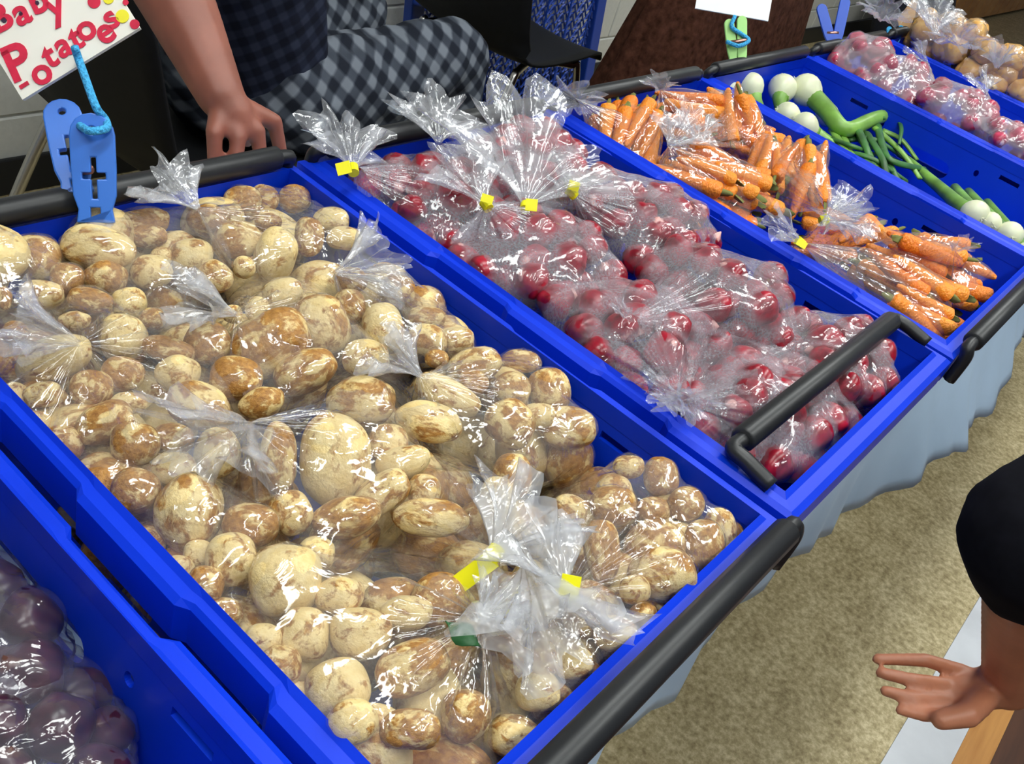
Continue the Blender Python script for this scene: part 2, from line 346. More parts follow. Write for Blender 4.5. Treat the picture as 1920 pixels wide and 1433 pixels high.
# ------------------------------------------------------------------ table and cloth
TX0, TX1, TY0, TY1 = -0.95, 2.85, -0.55, 0.22
t = empty('folding_table', ((TX0+TX1)/2, (TY0+TY1)/2, 0), 'long laminate folding table under the pale blue cloth', 'table')
MB().box((TX0, TY0, 0.70), (TX1, TY1, 0.738)).build('tabletop', MT['table'], t)
for x in (TX0+0.12, 0.95, TX1-0.12):
    for y in (TY0+0.1, TY1-0.1):
        MB().tube([(x, y, 0.0), (x, y, 0.70)], 0.016).build('leg', MT['chrome'], t)
hem = [(-0.95, -0.575, .50), (-0.5, -0.57, .52), (0, -.562, .512), (.25, -.562, .485), (.46, -.562, .545), (.62, -.58, .52), (.74, -.60, .53), (.9, -.645, .56), (1.2, -.642, .51), (1.4, -.612, .6), (1.72, -.60, .48), (2.2, -.60, .53), (2.85, -.58, .5)]
def hem_at(x):
    hx = [h[0] for h in hem]; return float(np.interp(x, hx, [h[1] for h in hem])), float(np.interp(x, hx, [h[2] for h in hem]))
nx = 190; vs = []; fs = []; rows = [(TY1, 'top'), (-0.1, 'top'), (TY0 + 0.004, 'top'), (TY0 - 0.006, 'edge'), (0.15, 'd'), (0.35, 'd'), (0.55, 'd'), (0.75, 'd'), (0.9, 'd'), (1.0, 'd')]
for i in range(nx + 1):
    x = TX0 + (TX1 - TX0) * i / nx; hy, hz = hem_at(x)
    for a, kd in rows:
        if kd == 'top': vs.append((x, a, ZT))
        elif kd == 'edge': vs.append((x, a, ZT - 0.008))
        else:
            wv = 0.010 * math.sin(x*23 + 1.3*math.sin(x*7)) * a + 0.005 * math.sin(x * 61) * a
            vs.append((x, (TY0-0.006) + (hy - TY0 + 0.006) * a**1.2 + wv, ZT - 0.008 + (hz - ZT + 0.008) * a + 0.006*math.sin(x*17)*a))
nr = len(rows)
for i in range(nx):
    for j in range(nr - 1):
        a = i*nr + j; fs.append((a, a + nr, a + nr + 1, a + 1))
o = link('tablecloth', mesh('tablecloth', vs, fs, True), MT['cloth']); sm = o.modifiers.new('thick', 'SOLIDIFY'); sm.thickness = 0.0012; sm.offset = -1
tag(o, 'pale blue tablecloth hanging over the table front with a wavy hem', 'tablecloth')

# ------------------------------------------------------------------ crates
def cutter(parts):
    bm = bmesh.new()
    for kind, c, s in parts:
        if kind == 'box': g = bmesh.ops.create_cube(bm, size=1.0)
        else: g = bmesh.ops.create_cone(bm, cap_ends=True, segments=20, radius1=0.5, radius2=0.5, depth=1.0); bmesh.ops.rotate(bm, verts=g['verts'], matrix=Matrix.Rotation(math.pi/2, 3, 'Y'))
        bmesh.ops.scale(bm, vec=s, verts=g['verts']); bmesh.ops.translate(bm, vec=c, verts=g['verts'])
    me = bpy.data.meshes.new('cut'); bm.to_mesh(me); bm.free(); o = bpy.data.objects.new('cut', me); COL.objects.link(o); return o
def with_holes(o, parts):
    c = cutter(parts); m = o.modifiers.new('b', 'BOOLEAN'); m.operation = 'DIFFERENCE'; m.object = c; m.solver = 'EXACT'; m.use_self = True
    baked(o); bpy.data.objects.remove(c); return o
HB, HT = 0.001, 0.180        # wall bottom and top heights in the crate
def make_crate():
    k = {}
    bi, ti = (0.176, 0.266), (0.187, 0.279)
    wt = 0.004
    vs = [(-bi[0]-wt, -bi[1]-wt, 0), (bi[0]+wt, -bi[1]-wt, 0), (bi[0]+wt, bi[1]+wt, 0), (-bi[0]-wt, bi[1]+wt, 0)]
    m = MB().add(vs + [(x, y, 0.005) for x, y, _ in vs], [(0,3,2,1),(4,5,6,7),(0,1,5,4),(1,2,6,5),(2,3,7,6),(3,0,4,7)])
    k['bottom'] = m.build('bottom', MT['blue']).data
    # long wall on +x : slots along the foot, hand hole, upper slots
    m = MB().add([(bi[0], -bi[1], 0.005), (bi[0]+wt, -bi[1], 0.005), (bi[0]+wt, bi[1], 0.005), (bi[0], bi[1], 0.005),
                  (ti[0], -ti[1], HT), (ti[0]+wt, -ti[1], HT), (ti[0]+wt, ti[1], HT), (ti[0], ti[1], HT)], [(0,3,2,1),(4,5,6,7),(0,1,5,4),(1,2,6,5),(2,3,7,6),(3,0,4,7)])
    o = m.build('long_wall', MT['blue']); parts = [('box', (0.182, 0, 0.122), (0.06, 0.075, 0.032)), ('cyl', (0.182, -0.0375, 0.122), (0.06, 0.032, 0.032)), ('cyl', (0.182, 0.0375, 0.122), (0.06, 0.032, 0.032))]
    for s in (-1, 1):
        parts += [('box', (0.185, s*0.15, 0.158), (0.06, 0.036, 0.008)), ('cyl', (0.185, s*0.095, 0.145), (0.06, 0.009, 0.012)), ('cyl', (0.185, s*0.225, 0.145), (0.06, 0.009, 0.012))]
        for j in range(7): parts.append(('cyl', (0.18, s*(0.075 + j*0.026), 0.062 + (0.030 if j % 2 else 0)), (0.06, 0.010, 0.024)))
    with_holes(o, parts); k['long'] = o.data; 
    m = MB().add([(-bi[0], bi[1], 0.005), (bi[0], bi[1], 0.005), (bi[0], bi[1]+wt, 0.005), (-bi[0], bi[1]+wt, 0.005),
                  (-ti[0], ti[1], HT), (ti[0], ti[1], HT), (ti[0], ti[1]+wt, HT), (-ti[0], ti[1]+wt, HT)], [(0,3,2,1),(4,5,6,7),(0,1,5,4),(1,2,6,5),(2,3,7,6),(3,0,4,7)])
    oe = m.build('end_wall', MT['blue']); k['end'] = oe.data
    # rim: loft of a profile round the opening, its outer edge jogging on the long sides
    st = []
    def side(x0, y0, x1, y1, nrm, jog):
        L = math.hypot(x1-x0, y1-y0); ts = [0.0] 
        for a, wv in jog: st.append((x0 + (x1-x0)*a, y0 + (y1-y0)*a, nrm, wv))
    ws, we = 0.0175, 0.020
    jl = [(0.0, None), (0.03, ws), (0.30, ws), (0.315, ws-0.007), (0.47, ws-0.007), (0.485, ws-0.002), (0.66, ws-0.002), (0.675, ws-0.007), (0.80, ws-0.007), (0.815, ws), (0.97, ws)]
    je = [(0.0, None), (0.06, we), (0.94, we)]
    tx, ty = ti[0] - 0.001, ti[1] - 0.001
    corner = lambda sx, sy: (sx, sy)
    ring = [((tx, -ty), (tx, ty), (1, 0), jl, (1, -1)), ((tx, ty), (-tx, ty), (0, 1), je, (1, 1)), ((-tx, ty), (-tx, -ty), (-1, 0), jl, (-1, 1)), ((-tx, -ty), (tx, -ty), (0, -1), je, (-1, -1))]
    prof = [(0.0, 0.172), (0.0, 0.1895), (0.004, 0.1895), (0.25, 0.186), (0.72, 0.1855), (1.0, 0.182), (1.0, 0.152), (0.88, 0.152), (0.86, 0.172)]
    rows_ = []
    for (a, b, nrm, jg, cn) in ring:
        for tt, wv in jg:
            x = a[0] + (b[0]-a[0])*tt; y = a[1] + (b[1]-a[1])*tt
            if wv is None: nx_, ny_, ww = cn[0]*ws, cn[1]*we, 1.0
            else: nx_, ny_, ww = nrm[0]*wv, nrm[1]*wv, 1.0
            rows_.append([(x + nx_*p[0], y + ny_*p[0], p[1]) for p in prof])
    np_ = len(prof); vs = [q for r_ in rows_ for q in r_]; fs = []
    for i in range(len(rows_)):
        for j in range(np_):
            a = i*np_ + j; b = i*np_ + (j+1) % np_; c = ((i+1) % len(rows_))*np_; fs.append((a, c + j, c + (j+1) % np_, b))
    o = MB().add(vs, fs).build('rim', MT['blue']); bevel(o, 0.0015, 2); baked(o); k['rim'] = o.data
    for o in [q for q in bpy.data.objects if q.name in ('bottom', 'long_wall', 'end_wall', 'rim')]: bpy.data.objects.remove(o)
    return k
CR = make_crate()
CRATE_Z = ZR - 0.1895
def bail(parent, cx, cy, sgn, inward=False, z=0.199):
    rb = 0.0112; yb = sgn * ((0.302 if sgn < 0 else 0.287) if not inward else 0.226); zb = CRATE_Z + z
    m = MB(); m.tube([(cx - 0.176, cy + yb, zb), (cx + 0.176, cy + yb, zb)], rb, 14)
    b = m.build('bail_bar', MT['black'], parent, True); bevel(b, 0.002, 1)
    for s in (-1, 1):
        m = MB(); xe = cx + s * 0.190
        if inward: q = [(cx + s*0.172, cy + yb, zb), (xe, cy + yb, zb - 0.002), (xe + s*0.003, cy + yb + sgn*0.015, zb - 0.003), (xe + s*0.004, cy + sgn*0.268, CRATE_Z + 0.191)]
        else: q = [(cx + s*0.172, cy + yb, zb), (xe, cy + yb, zb - 0.002), (xe + s*0.002, cy + yb + sgn*0.004, zb - 0.014), (xe + s*0.002, cy + yb + sgn*0.003, zb - 0.045)]
        m.tube(curve_pts(q, 5), 0.0072, 8)
        m.build('bail_arm', MT['black'], b, True)
crates = {}
def crate(i, label, front='out', back='out', dz=0.0):
    cx, cy = (i + 0.5) * P, -0.3
    k = empty('vegetable_crate', (cx, cy, CRATE_Z + dz), label, 'crate', 'blue vegetable crates in a row on the table')
    for nm, me, rz in (('bottom', CR['bottom'], 0), ('long_wall', CR['long'], 0), ('long_wall', CR['long'], math.pi), ('end_wall', CR['end'], 0), ('end_wall', CR['end'], math.pi), ('rim', CR['rim'], 0)):
        o = link(nm, me); o.parent = k; o.rotation_euler.z = rz
    bail(k, cx, cy, -1, front == 'in'); bail(k, cx, cy, 1, back == 'in'); crates[i] = k
crate(-2, 'blue plastic crate of beets in cloudy bags beside the potato crate')
crate(-1, 'blue plastic crate filled with bagged baby potatoes, clothespin on its back rim')
crate(0, 'blue plastic crate of bagged radishes with its front black bar swung inwards', front='in')
crate(1, 'blue plastic crate of bagged carrots between the radishes and spring onions')
crate(2, 'half empty blue plastic crate holding loose spring onions')
crate(3, 'blue plastic crate of frosty radish bags next to the spring onion crate')
crate(4, 'blue plastic crate heaped with bagged yellow onions')

# ------------------------------------------------------------------ vegetables: base meshes
def ico(sub):
    bm = bmesh.new(); bmesh.ops.create_icosphere(bm, subdivisions=sub, radius=1.0)
    v = np.array([q.co[:] for q in bm.verts]); f = [tuple(x.index for x in p.verts) for p in bm.faces]; bm.free(); return v, f
I2 = ico(2); I3 = ico(3); I4 = ico(4)
def lumpy(v, amp, fr, seed):
    out = []
    for p in v:
        q = Vector(p) * fr + Vector((seed*7.3, seed*3.1, seed*1.7)); out.append(p * (1 + amp * noise.noise(q)))
    return np.array(out)
def dimple(v, dirs, depth, wdt):
    v = v.copy()
    for d in dirs:
        c = v @ d / np.linalg.norm(v, axis=1); v *= (1 - depth * np.exp(-((1 - c) / wdt)))[:, None]
    return v
potato_me = []
for s in range(9):
    v = I4[0] / ((np.abs(I4[0])**2.18).sum(1)**(1/2.18))[:, None]; v = lumpy(v, 0.13, 1.0, s + 1); dirs = [np.array(d) / np.linalg.norm(d) for d in rng.normal(size=(5, 3))]
    v = dimple(v, dirs, 0.05, 0.012); v[:, 0] += 0.10 * (v[:, 2]**2 - 0.3) * (1 if s % 2 else -1) * 0.6
    me = mesh('baby_potato', v, I4[1], True); me.materials.append(MT['potato']); potato_me.append(me)
radish_me = []
for s in range(4):
    v = lumpy(I3[0], 0.22, 1.2, s + 20); z = v[:, 2].copy()
    tail = np.clip((-z - 0.86) / 0.14, 0, 1); v[:, 2] -= tail**3 * 0.2; v[:, :2] *= (1 - 0.75 * tail)[:, None]
    top = np.clip((z - 0.9) / 0.1, 0, 1); v[:, 2] -= top * 0.08
    me = mesh('radish', v, I3[1], True); radish_me.append(me)
def rad_set(mat):
    out = []
    for me in radish_me:
        c = me.copy(); c.materials.clear(); c.materials.append(mat); out.append(c)
    return out
RAD, RADF, BEET, ONI = rad_set(MT['radish']), rad_set(MT['radish_far']), rad_set(MT['beet']), rad_set(MT['onion'])
def carrot_mesh(seed):
    n = 14; prof = [(-1.0, 0.10), (-0.97, 0.28), (-0.85, 0.45), (-0.4, 0.66), (0.1, 0.83), (0.55, 0.95), (0.82, 1.0), (0.93, 0.93), (0.99, 0.62), (1.0, 0.2)]
    vs = []; rr = random.Random(seed); bend = rr.uniform(-0.5, 0.5)
    for z, r in prof:
        for k in range(n):
            a = 2*math.pi*k/n; q = r * (1 + 0.06*math.sin(3*a + seed) + 0.05*rr.uniform(-1, 1)); vs.append((q*math.cos(a) + bend*(z*z - 0.4), q*math.sin(a), z))
    fs = [(i*n + k, i*n + (k+1) % n, (i+1)*n + (k+1) % n, (i+1)*n + k) for i in range(len(prof)-1) for k in range(n)]
    fs += [tuple(range(n-1, -1, -1)), tuple((len(prof)-1)*n + k for k in range(n))]
    return mesh('carrot', vs, fs, True)
CARR = []
for s in range(5):
    me = carrot_mesh(s); me.materials.append(MT['carrot']); CARR.append(me)
sv = []; 
stub = MB().tube([(0, 0, 0.97), (0.05, 0, 1.03), (0.1, 0.05, 1.10)], [0.5, 0.42, 0.30], 8)
STUB = mesh('leaf_stub', stub.v, stub.f, True); STUB.materials.append(MT['stub'])

# ------------------------------------------------------------------ packing
class Item:
    __slots__ = ('c', 'R', 's', 'bag', 'me', 'name', 'sph', 'pin', 'kind')
    def __init__(s, c, R, sc, kind, bag=None, pin=None):
        s.c = np.array(c, float); s.R = np.array(R, float); s.s = np.array(sc, float); s.kind = kind; s.bag = bag; s.pin = pin
        j = int(np.argmax(s.s)); a = s.s[j]; b = sorted(s.s)[1]; ax = s.R[:, j]
        if a > 2.4*b: s.sph = [(ax*(a*t), b*0.95*(0.55 + 0.45*(t+1)/2)) for t in (-0.85, -0.5, -0.1, 0.3, 0.65, 0.92)]
        elif a > 1.12*b: s.sph = [(ax*(a-b)*t, b*(1.0 if t == 0 else 0.93)) for t in (-0.85, 0.0, 0.85)]
        else: s.sph = [(np.zeros(3), (a+b)/2)]
def relax(items, box, iters=70, lat=0.35, cont=None, zmin=None, slack=0.97):
    n = len(items); own = np.concatenate([[i]*len(it.sph) for i, it in enumerate(items)])
    off = np.array([q[0] for it in items for q in it.sph]); rad = np.array([q[1] for it in items for q in it.sph]) * slack
    C = np.array([it.c for it in items]); C0 = C.copy(); pin = np.array([1.0 if it.pin is not None else 0.0 for it in items])
    V = C - CAM; V /= np.linalg.norm(V, axis=1)[:, None]
    same = own[:, None] == own[None, :]
    x0, x1, y0, y1, z0 = box; cnt = np.bincount(own, minlength=n)
    for itn in range(iters):
        S = C[own] + off; D = S[:, None] - S[None]; dist = np.sqrt((D*D).sum(2)) + 1e-9
        ov = rad[:, None] + rad[None] - dist; ov[same] = 0; ov = np.clip(ov, 0, None)
        w = (ov / dist)[:, :, None] * D * 0.35
        push = np.zeros((n, 3)); np.add.at(push, own, w.sum(1))
        m = np.zeros(n); np.add.at(m, own, (ov > 0).sum(1)); push /= np.maximum(1, np.sqrt(m))[:, None]
        al = (push * V).sum(1)[:, None] * V; push = np.where(pin[:, None] > 0, al + lat*(push - al), push)
        C = C + push
        pull = (C0 - C); al = (pull * V).sum(1)[:, None] * V
        C = C + np.where(pin[:, None] > 0, 0.10*(pull - al) + 0.01*al, 0.0)
        if cont is not None: C = cont(C)
        S = C[own] + off
        for ax, lo, hi in ((0, x0, x1), (1, y0, y1)):
            ex = np.clip(lo + rad - S[:, ax], 0, None); ex2 = np.clip(S[:, ax] + rad - hi, 0, None)
            d = np.zeros(n); np.maximum.at(d, own, ex); d2 = np.zeros(n); np.maximum.at(d2, own, ex2); C[:, ax] += d - d2
        ex = np.clip(z0 + rad - S[:, 2], 0, None); d = np.zeros(n); np.maximum.at(d, own, ex); C[:, 2] += d
    for it, c in zip(items, C): it.c = c
def rot_to(axis, spin=0.0, order='z'):
    d, u, v = frame_of(axis); c, s = math.cos(spin), math.sin(spin); return np.stack([c*u + s*v, -s*u + c*v, d], 1)   # columns; local z -> axis
def place(it, me, name, label, group, cat):
    o = bpy.data.objects.new(name, me); COL.objects.link(o)
    m4 = Matrix([[it.R[r][c] * it.s[c] for c in range(3)] + [it.c[r]] for r in range(3)] + [[0, 0, 0, 1]]); o.matrix_world = m4
    return tag(o, label, cat, group)
LOWV, LOWF = I2
def low_world(it):
    v = LOWV * it.s
    if it.kind == 'carrot': v = v * np.stack([0.55 + 0.45*LOWV[:, 2], 0.55 + 0.45*LOWV[:, 2], np.ones(len(v))], 1) if False else v
    return v @ it.R.T + it.c

# ------------------------------------------------------------------ bags
def smooth_grid(r):
    a = (np.roll(r, 1, 1) + np.roll(r, -1, 1) + r*2) / 4
    up = np.vstack([a[:1], a[:-1]]); dn = np.vstack([a[1:], a[-1:]]); return (up + dn + 2*a) / 4
def wrap_bag(items, tie, seed, box, nt_=120, nf=64, loose=0.4, wr=0.0016, fogw=0.008):
    pts = np.vstack([low_world(it) for it in items]); c = pts.mean(0); 
    bm = bmesh.new(); sub = pts
    for p in sub: bm.verts.new(p)
    bmesh.ops.convex_hull(bm, input=bm.verts); hull = BVHTree.FromBMesh(bm); bm.free()
    faces = []
    for i in range(len(items)): faces += [tuple(k + i*len(LOWV) for k in f) for f in LOWF]
    bvh = BVHTree.FromPolygons([Vector(p) for p in pts], faces)
    pole = (np.asarray(tie) - c) if tie is not None else np.array([math.cos(seed*2.1), math.sin(seed*2.1), 0.1])
    T = np.linalg.norm(pole); pd, u, v = frame_of(pole)
    ph = np.linspace(0.02, math.pi - 0.02, nf); th = np.arange(nt_) * 2*math.pi/nt_
    D = np.cos(ph)[:, None, None]*pd + np.sin(ph)[:, None, None]*(np.cos(th)[None, :, None]*u + np.sin(th)[None, :, None]*v)
    rh = np.zeros((nf, nt_)); ri = np.zeros((nf, nt_)); cv = Vector(c)
    for i in range(nf):
        for j in range(nt_):
            d = Vector(D[i, j]); h = hull.ray_cast(cv, d); rh[i, j] = h[3] if h[0] else 0.05
            h = bvh.ray_cast(cv + d*0.6, -d); ri[i, j] = 0.6 - h[3] if h[0] else 0.0
    rh = np.maximum(smooth_grid(rh), ri) + 0.002; r = rh.copy()
    for k in range(int(36*(1-loose)) + 4):
        r = np.maximum(ri + 0.0016, np.minimum(rh, smooth_grid(r) - 0.0007))
    r = np.maximum(smooth_grid(r), ri + 0.0013)
    gap = np.clip(r - ri, 0, 0.05)
    if tie is not None:
        p0 = 0.62; k0 = int(np.argmin(abs(ph - p0)))
        for i in range(k0):
            r0 = r[k0]; line = T*r0*math.sin(p0) / (T*math.sin(ph[i]) + r0*math.sin(p0 - ph[i]))
            pl = 1 + 0.05*np.sin(th*13 + seed) + 0.03*np.sin(th*29 + 2*seed)
            r[i] = np.maximum(line * (1 + (pl - 1)*(ph[i]/p0)**0.7), ri[i]*0.98 + 0.001); gap[i] = np.maximum(gap[i], 0.012*(1 - i/k0))
    X = c + D * r[:, :, None]
    for i in range(nf):
        for j in range(nt_):
            q = Vector(X[i, j]*24) + Vector((seed, 0, 0)); n1 = noise.noise(q); n2 = noise.noise(q*2.7)
            X[i, j] += D[i, j] * (wr * (1 - 2.2*abs(n1)) + wr*0.6*(1 - 2.5*abs(n2))) * min(1.0, 0.25 + gap[i, j]/0.006)
    X[:, :, 0] = np.clip(X[:, :, 0], box[0], box[1]); X[:, :, 1] = np.clip(X[:, :, 1], box[2], box[3]); X[:, :, 2] = np.maximum(X[:, :, 2], box[4])
    vs = X.reshape(-1, 3); fs = [(i*nt_ + j, i*nt_ + (j+1) % nt_, (i+1)*nt_ + (j+1) % nt_, (i+1)*nt_ + j) for i in range(nf-1) for j in range(nt_)]
    fs.append(tuple(range((nf-1)*nt_, nf*nt_)))
    if tie is None: fs.append(tuple(range(nt_ - 1, -1, -1)))
    me = mesh('film', vs, fs, True)
    a = me.attributes.new('fog', 'FLOAT', 'POINT'); a.data.foreach_set('value', np.clip(gap/fogw, 0, 1).reshape(-1).tolist())
    return me, c
def frill(tie, end, seed, width=0.5, nseg=84, nv=14, flat=0.45, up=None):
    tie = np.asarray(tie); end = np.asarray(end); L = np.linalg.norm(end - tie); d, u, v = frame_of(end - tie); rr = random.Random(seed)
    a = rr.uniform(0, 0.4); u, v = math.cos(a)*u + math.sin(a)*v, -math.sin(a)*u + math.cos(a)*v
    phs = [rr.uniform(0, 6.28) for _ in range(5)]; vs = []
    for i in range(nv + 1):
        t_ = i / nv
        for k in range(nseg):
            q = 2*math.pi*k/nseg; R_ = 0.0035 + L*width*t_**1.25
            pl = 1 + t_**0.6*(0.26*math.sin(9*q + phs[0] + 1.5*t_) + 0.20*math.sin(17*q + phs[1] - 2*t_) + 0.15*math.sin(5*q + phs[2]))
            el = L*t_*(1 + 0.20*math.sin(3*q + phs[3]) + 0.10*math.sin(11*q + phs[4])) - 0.22*L*t_*t_*abs(math.cos(q))
            nzv = noise.noise(Vector((math.cos(q)*3, math.sin(q)*3, t_*3 + seed)))
            vs.append(tie + d*el + R_*pl*(math.cos(q)*u + flat*math.sin(q)*v) + 0.12*L*t_*nzv*v)
    fs = [(i*nseg + k, i*nseg + (k+1) % nseg, (i+1)*nseg + (k+1) % nseg, (i+1)*nseg + k) for i in range(nv) for k in range(nseg)]
    return mesh('gathered_top', vs, fs, True)
def add_frill(parent, tie, end, seed, width, mat='frill', tape=None):
    link('gathered_top', frill(tie, end, seed, width), MT[mat], parent)
    if tape:
        tie = np.asarray(tie); d, u, v = frame_of(np.asarray(end) - tie)
        m = MB().tube([tie - d*0.005, tie + d*0.005], 0.0055, 12)
        side = M[0]*tape[0] + M[1]*tape[1]; side /= np.linalg.norm(side); up_ = -M[2]; up_ = up_ - side*(up_@side); up_ /= np.linalg.norm(up_)
        L = tape[2]; m.obox(tie + side*L/2 + up_*0.014, [side, np.cross(up_, side), up_], (L/2, 0.006, 0.0006))
        m.build('tie_tape', MT['yellow'], parent)
def make_bag(name, items, label, group, film, seed, box, tie=None, end=None, width=0.5, tape=None, fm='frill', **kw):
    me, c = wrap_bag(items, tie, seed, box, **kw)
    k = empty(name, (c[0], c[1], min(p[2] for p in [it.c for it in items])), label, 'bag', group)
    link('film', me, MT[film], k)
    if tie is not None: add_frill(k, tie, end, seed, width, fm, tape=tape)
    return k
def inner(i, pad=0.0): return (i*P + 0.021 + pad, (i+1)*P - 0.021 - pad, -0.579 + pad, -0.021 - pad, CRATE_Z + 0.006)

# ------------------------------------------------------------------ potatoes: measured one by one from the photograph
SPUD = []
def take(ox, oy, sc, rows_):
    for r_ in rows_: SPUD.append((ox + r_[0]/sc, oy + r_[1]/sc, r_[2]/sc, r_[3]/sc, r_[4] if len(r_) > 4 else 0))
take(0, 300, 2.389, [(140,440,220,200),(290,530,140,130),(180,600,180,120),(15,620,60,100),(610,270,230,120,-8),(430,390,300,170,8),(660,340,150,95),(465,530,170,150),(670,500,180,140),(720,430,90,80),(570,640,140,130,-20),(400,630,190,110,10),(680,710,110,90),(1060,180,150,150),(1180,170,120,110),(1320,170,130,110),(930,270,170,130),(1055,360,220,160,-5),(1490,265,150,110),(1380,340,120,160),(1230,420,170,230,20),(1540,350,150,100),(850,430,170,160),(960,520,150,120,30),(1090,480,90,90),(1200,280,110,80),(1570,540,140,110),(1560,655,140,150),(1260,600,170,130,-20),(1440,730,210,260,-25),(1150,670,100,110),(1195,825,350,270,-30),(1050,980,220,180),(1360,950,270,170,-25),(1170,1090,190,130,-15),(920,820,200,180),(1040,690,80,80),(540,790,180,190),(750,850,220,110,12),(230,890,330,180,-20),(180,1050,150,110,-10),(540,960,180,140),(400,1030,170,150),(790,960,180,160),(880,1100,280,190,25),(460,1180,250,170,-25),(590,1270,200,180),(770,1250,170,130),(570,1090,160,90),(120,1190,120,110),(260,1280,170,150),(40,1080,110,140),(330,720,130,80),(60,770,110,90)])
take(500, 450, 2.606, [(400,190,150,110),(565,430,190,240,-10),(640,240,150,130),(780,380,170,110),(780,490,190,150),(930,490,150,130),(830,580,110,80),(1010,620,260,160,-20),(1010,700,140,120,20),(1250,590,190,100,8),(1200,730,170,160,25),(1380,740,190,210,-20),(880,760,320,160,25),(1190,900,240,220,30),(1330,860,150,120),(1480,920,250,190),(480,580,210,170),(460,800,310,250),(790,890,320,180,15),(590,1000,190,190),(660,1090,250,150,-15),(330,1080,320,440),(50,1070,170,330),(560,1240,270,180,-32),(770,1220,150,130),(110,1340,190,200,-25),(390,1360,320,190,-10),(800,1360,360,170,5),(1200,1150,180,200),(1130,1290,170,250),(1480,1330,160,160),(1700,1240,180,170),(1770,1110,140,110),(180,640,330,160,-25)])
take(200, 750, 2.204, [(110,380,180,170),(270,290,170,130),(330,480,250,310),(450,220,180,190),(140,610,140,150),(260,740,120,150),(590,520,210,170),(500,670,200,210,-20),(730,750,270,280),(400,770,140,140),(440,900,180,120),(960,820,190,160),(1370,830,230,200),(800,980,200,210),(1040,970,240,200),(650,1000,150,130),(680,1140,170,160),(740,1240,160,140),(950,1210,250,230,-30),(1260,1120,290,200,-20),(1240,890,200,140),(1010,1340,200,160),(1250,1370,230,150),(1480,1310,190,200),(380,640,120,110),(860,640,150,130)])
take(700, 850, 2.4, [(1080,240,190,170),(1300,110,150,160),(1260,260,140,110),(1280,440,265,245),(1410,230,160,140),(1490,420,170,220),(1610,410,140,240),(1710,430,90,140),(1400,620,285,220),(1030,440,150,270,-5),(960,730,190,210,20),(1180,620,130,120),(1220,740,120,120),(570,820,200,150),(220,960,250,220),(490,1170,240,320,25),(150,1260,250,170),(900,950,170,140),(760,950,150,130),(1090,820,180,150),(1160,920,140,170),(1000,1080,200,150),(1330,800,150,130),(620,620,160,140),(760,700,150,150),(700,560,150,140),(740,1080,190,170),(880,1200,190,170),(680,1330,220,180)])
def spud_z(px, py):
    p = atz(px, py, 0.915); u = (p[0] + P/2) / (P/2); v = (p[1] + 0.3) / 0.29
    return 0.906 + 0.022 * max(0, 1 - u**4) * max(0, 1 - abs(v)**5)
spuds = []
for (px, py, wd, ht, ang) in SPUD:
    c = atz(px, py, spud_z(px, py)); dp = depth_of(c); a, b = wd/2*dp/F, ht/2*dp/F
    if not (-P + 0.004 < c[0] < 0.02 and -0.63 < c[1] < 0.02): continue
    if any(np.linalg.norm(c - s.c) < 0.55*min(a, b) + 0.45*min(s.s[0], s.s[1]) for s in spuds): continue
    th = math.radians(ang); rx = M[0]*math.cos(th) + M[1]*math.sin(th); ry = -M[0]*math.sin(th) + M[1]*math.cos(th)
    R_ = np.stack([rx, ry, np.cross(rx, ry)], 1)
    spuds.append(Item(c + M[2]*min(a, b)*0.3, R_, (a*1.10, b*1.10, min(a, b)*1.0), 'potato', pin=1))
nvis = len(spuds)
ib = inner(-1)
for k in range(185):
    e_ = k % 2 == 0; c = (rng.choice([ib[0]+.025, ib[1]-.025]) if e_ and k % 4 else rng.uniform(ib[0]+.03, ib[1]-.03), rng.choice([ib[2]+.025, ib[3]-.025]) if e_ and k % 4 == 0 else rng.uniform(ib[2]+.03, ib[3]-.03), rng.uniform(0.82, 0.895)); b = rng.uniform(0.018, 0.025); a = b*rng.uniform(1.05, 1.5)
    it = Item(c, rot_to(rng.normal(size=3), rng.uniform(0, 6)), (b, b*0.95, a), 'potato'); spuds.append(it)
BB = [  # pixel centre, reach in pixels, tie pixel, end pixel, frill width, tape, label
 ((540,420),145,(372,392),(292,322),0.7,None,'clear bag of baby potatoes in the back corner next to the radish crate'),
 ((300,480),125,None,None,0,None,'clear bag of baby potatoes right under the blue clothespin'),
 ((60,520),110,None,None,0,None,'clear bag of baby potatoes behind the purple-lit bag along the beet side'),
 ((760,560),125,(630,512),(740,476),0.75,None,'clear bag of pale baby potatoes against the rear half of the radish crate'),
 ((540,650),140,(445,590),(325,548),0.7,None,'clear bag of baby potatoes in the middle rear of the potato crate'),
 ((220,730),190,(150,645),(10,595),0.75,None,'clear bag of dark-stained baby potatoes along the beet crate side'),
 ((960,780),150,(790,705),(715,640),0.75,None,'clear bag of pale baby potatoes beside the radish crate, with knobbly potatoes'),
 ((610,880),170,(470,795),(375,830),0.8,None,'clear bag holding the largest potato in the middle of the potato crate'),
 ((350,1010),140,None,None,0,None,'clear bag of small browned potatoes along the beet crate rim'),
 ((870,960),120,(925,1040),(1010,925),0.6,(-1,0.75,0.034),'clear bag with a wide yellow tape tag in the potato crate'),
 ((1220,1030),200,(1062,1112),(990,985),0.7,(0.2,-1,0.014),'clear bag of rounded potatoes by the front corner beside the radish crate'),
 ((700,1240),230,(900,1160),(960,1100),0.6,None,'clear bag of potatoes with a green leaf scrap, at the front of the potato crate'),
 ((1060,1260),150,(985,1060),(1060,1215),0.55,None,'clear bag of potatoes against the front bar of the potato crate')]
relax(spuds, ib, 80, slack=0.90)
def pbag(it):
    x, y = pix(it.c); return min(range(len(BB)), key=lambda i: math.hypot(x - BB[i][0][0], y - BB[i][0][1]) / BB[i][1])
bags = [[] for _ in BB]
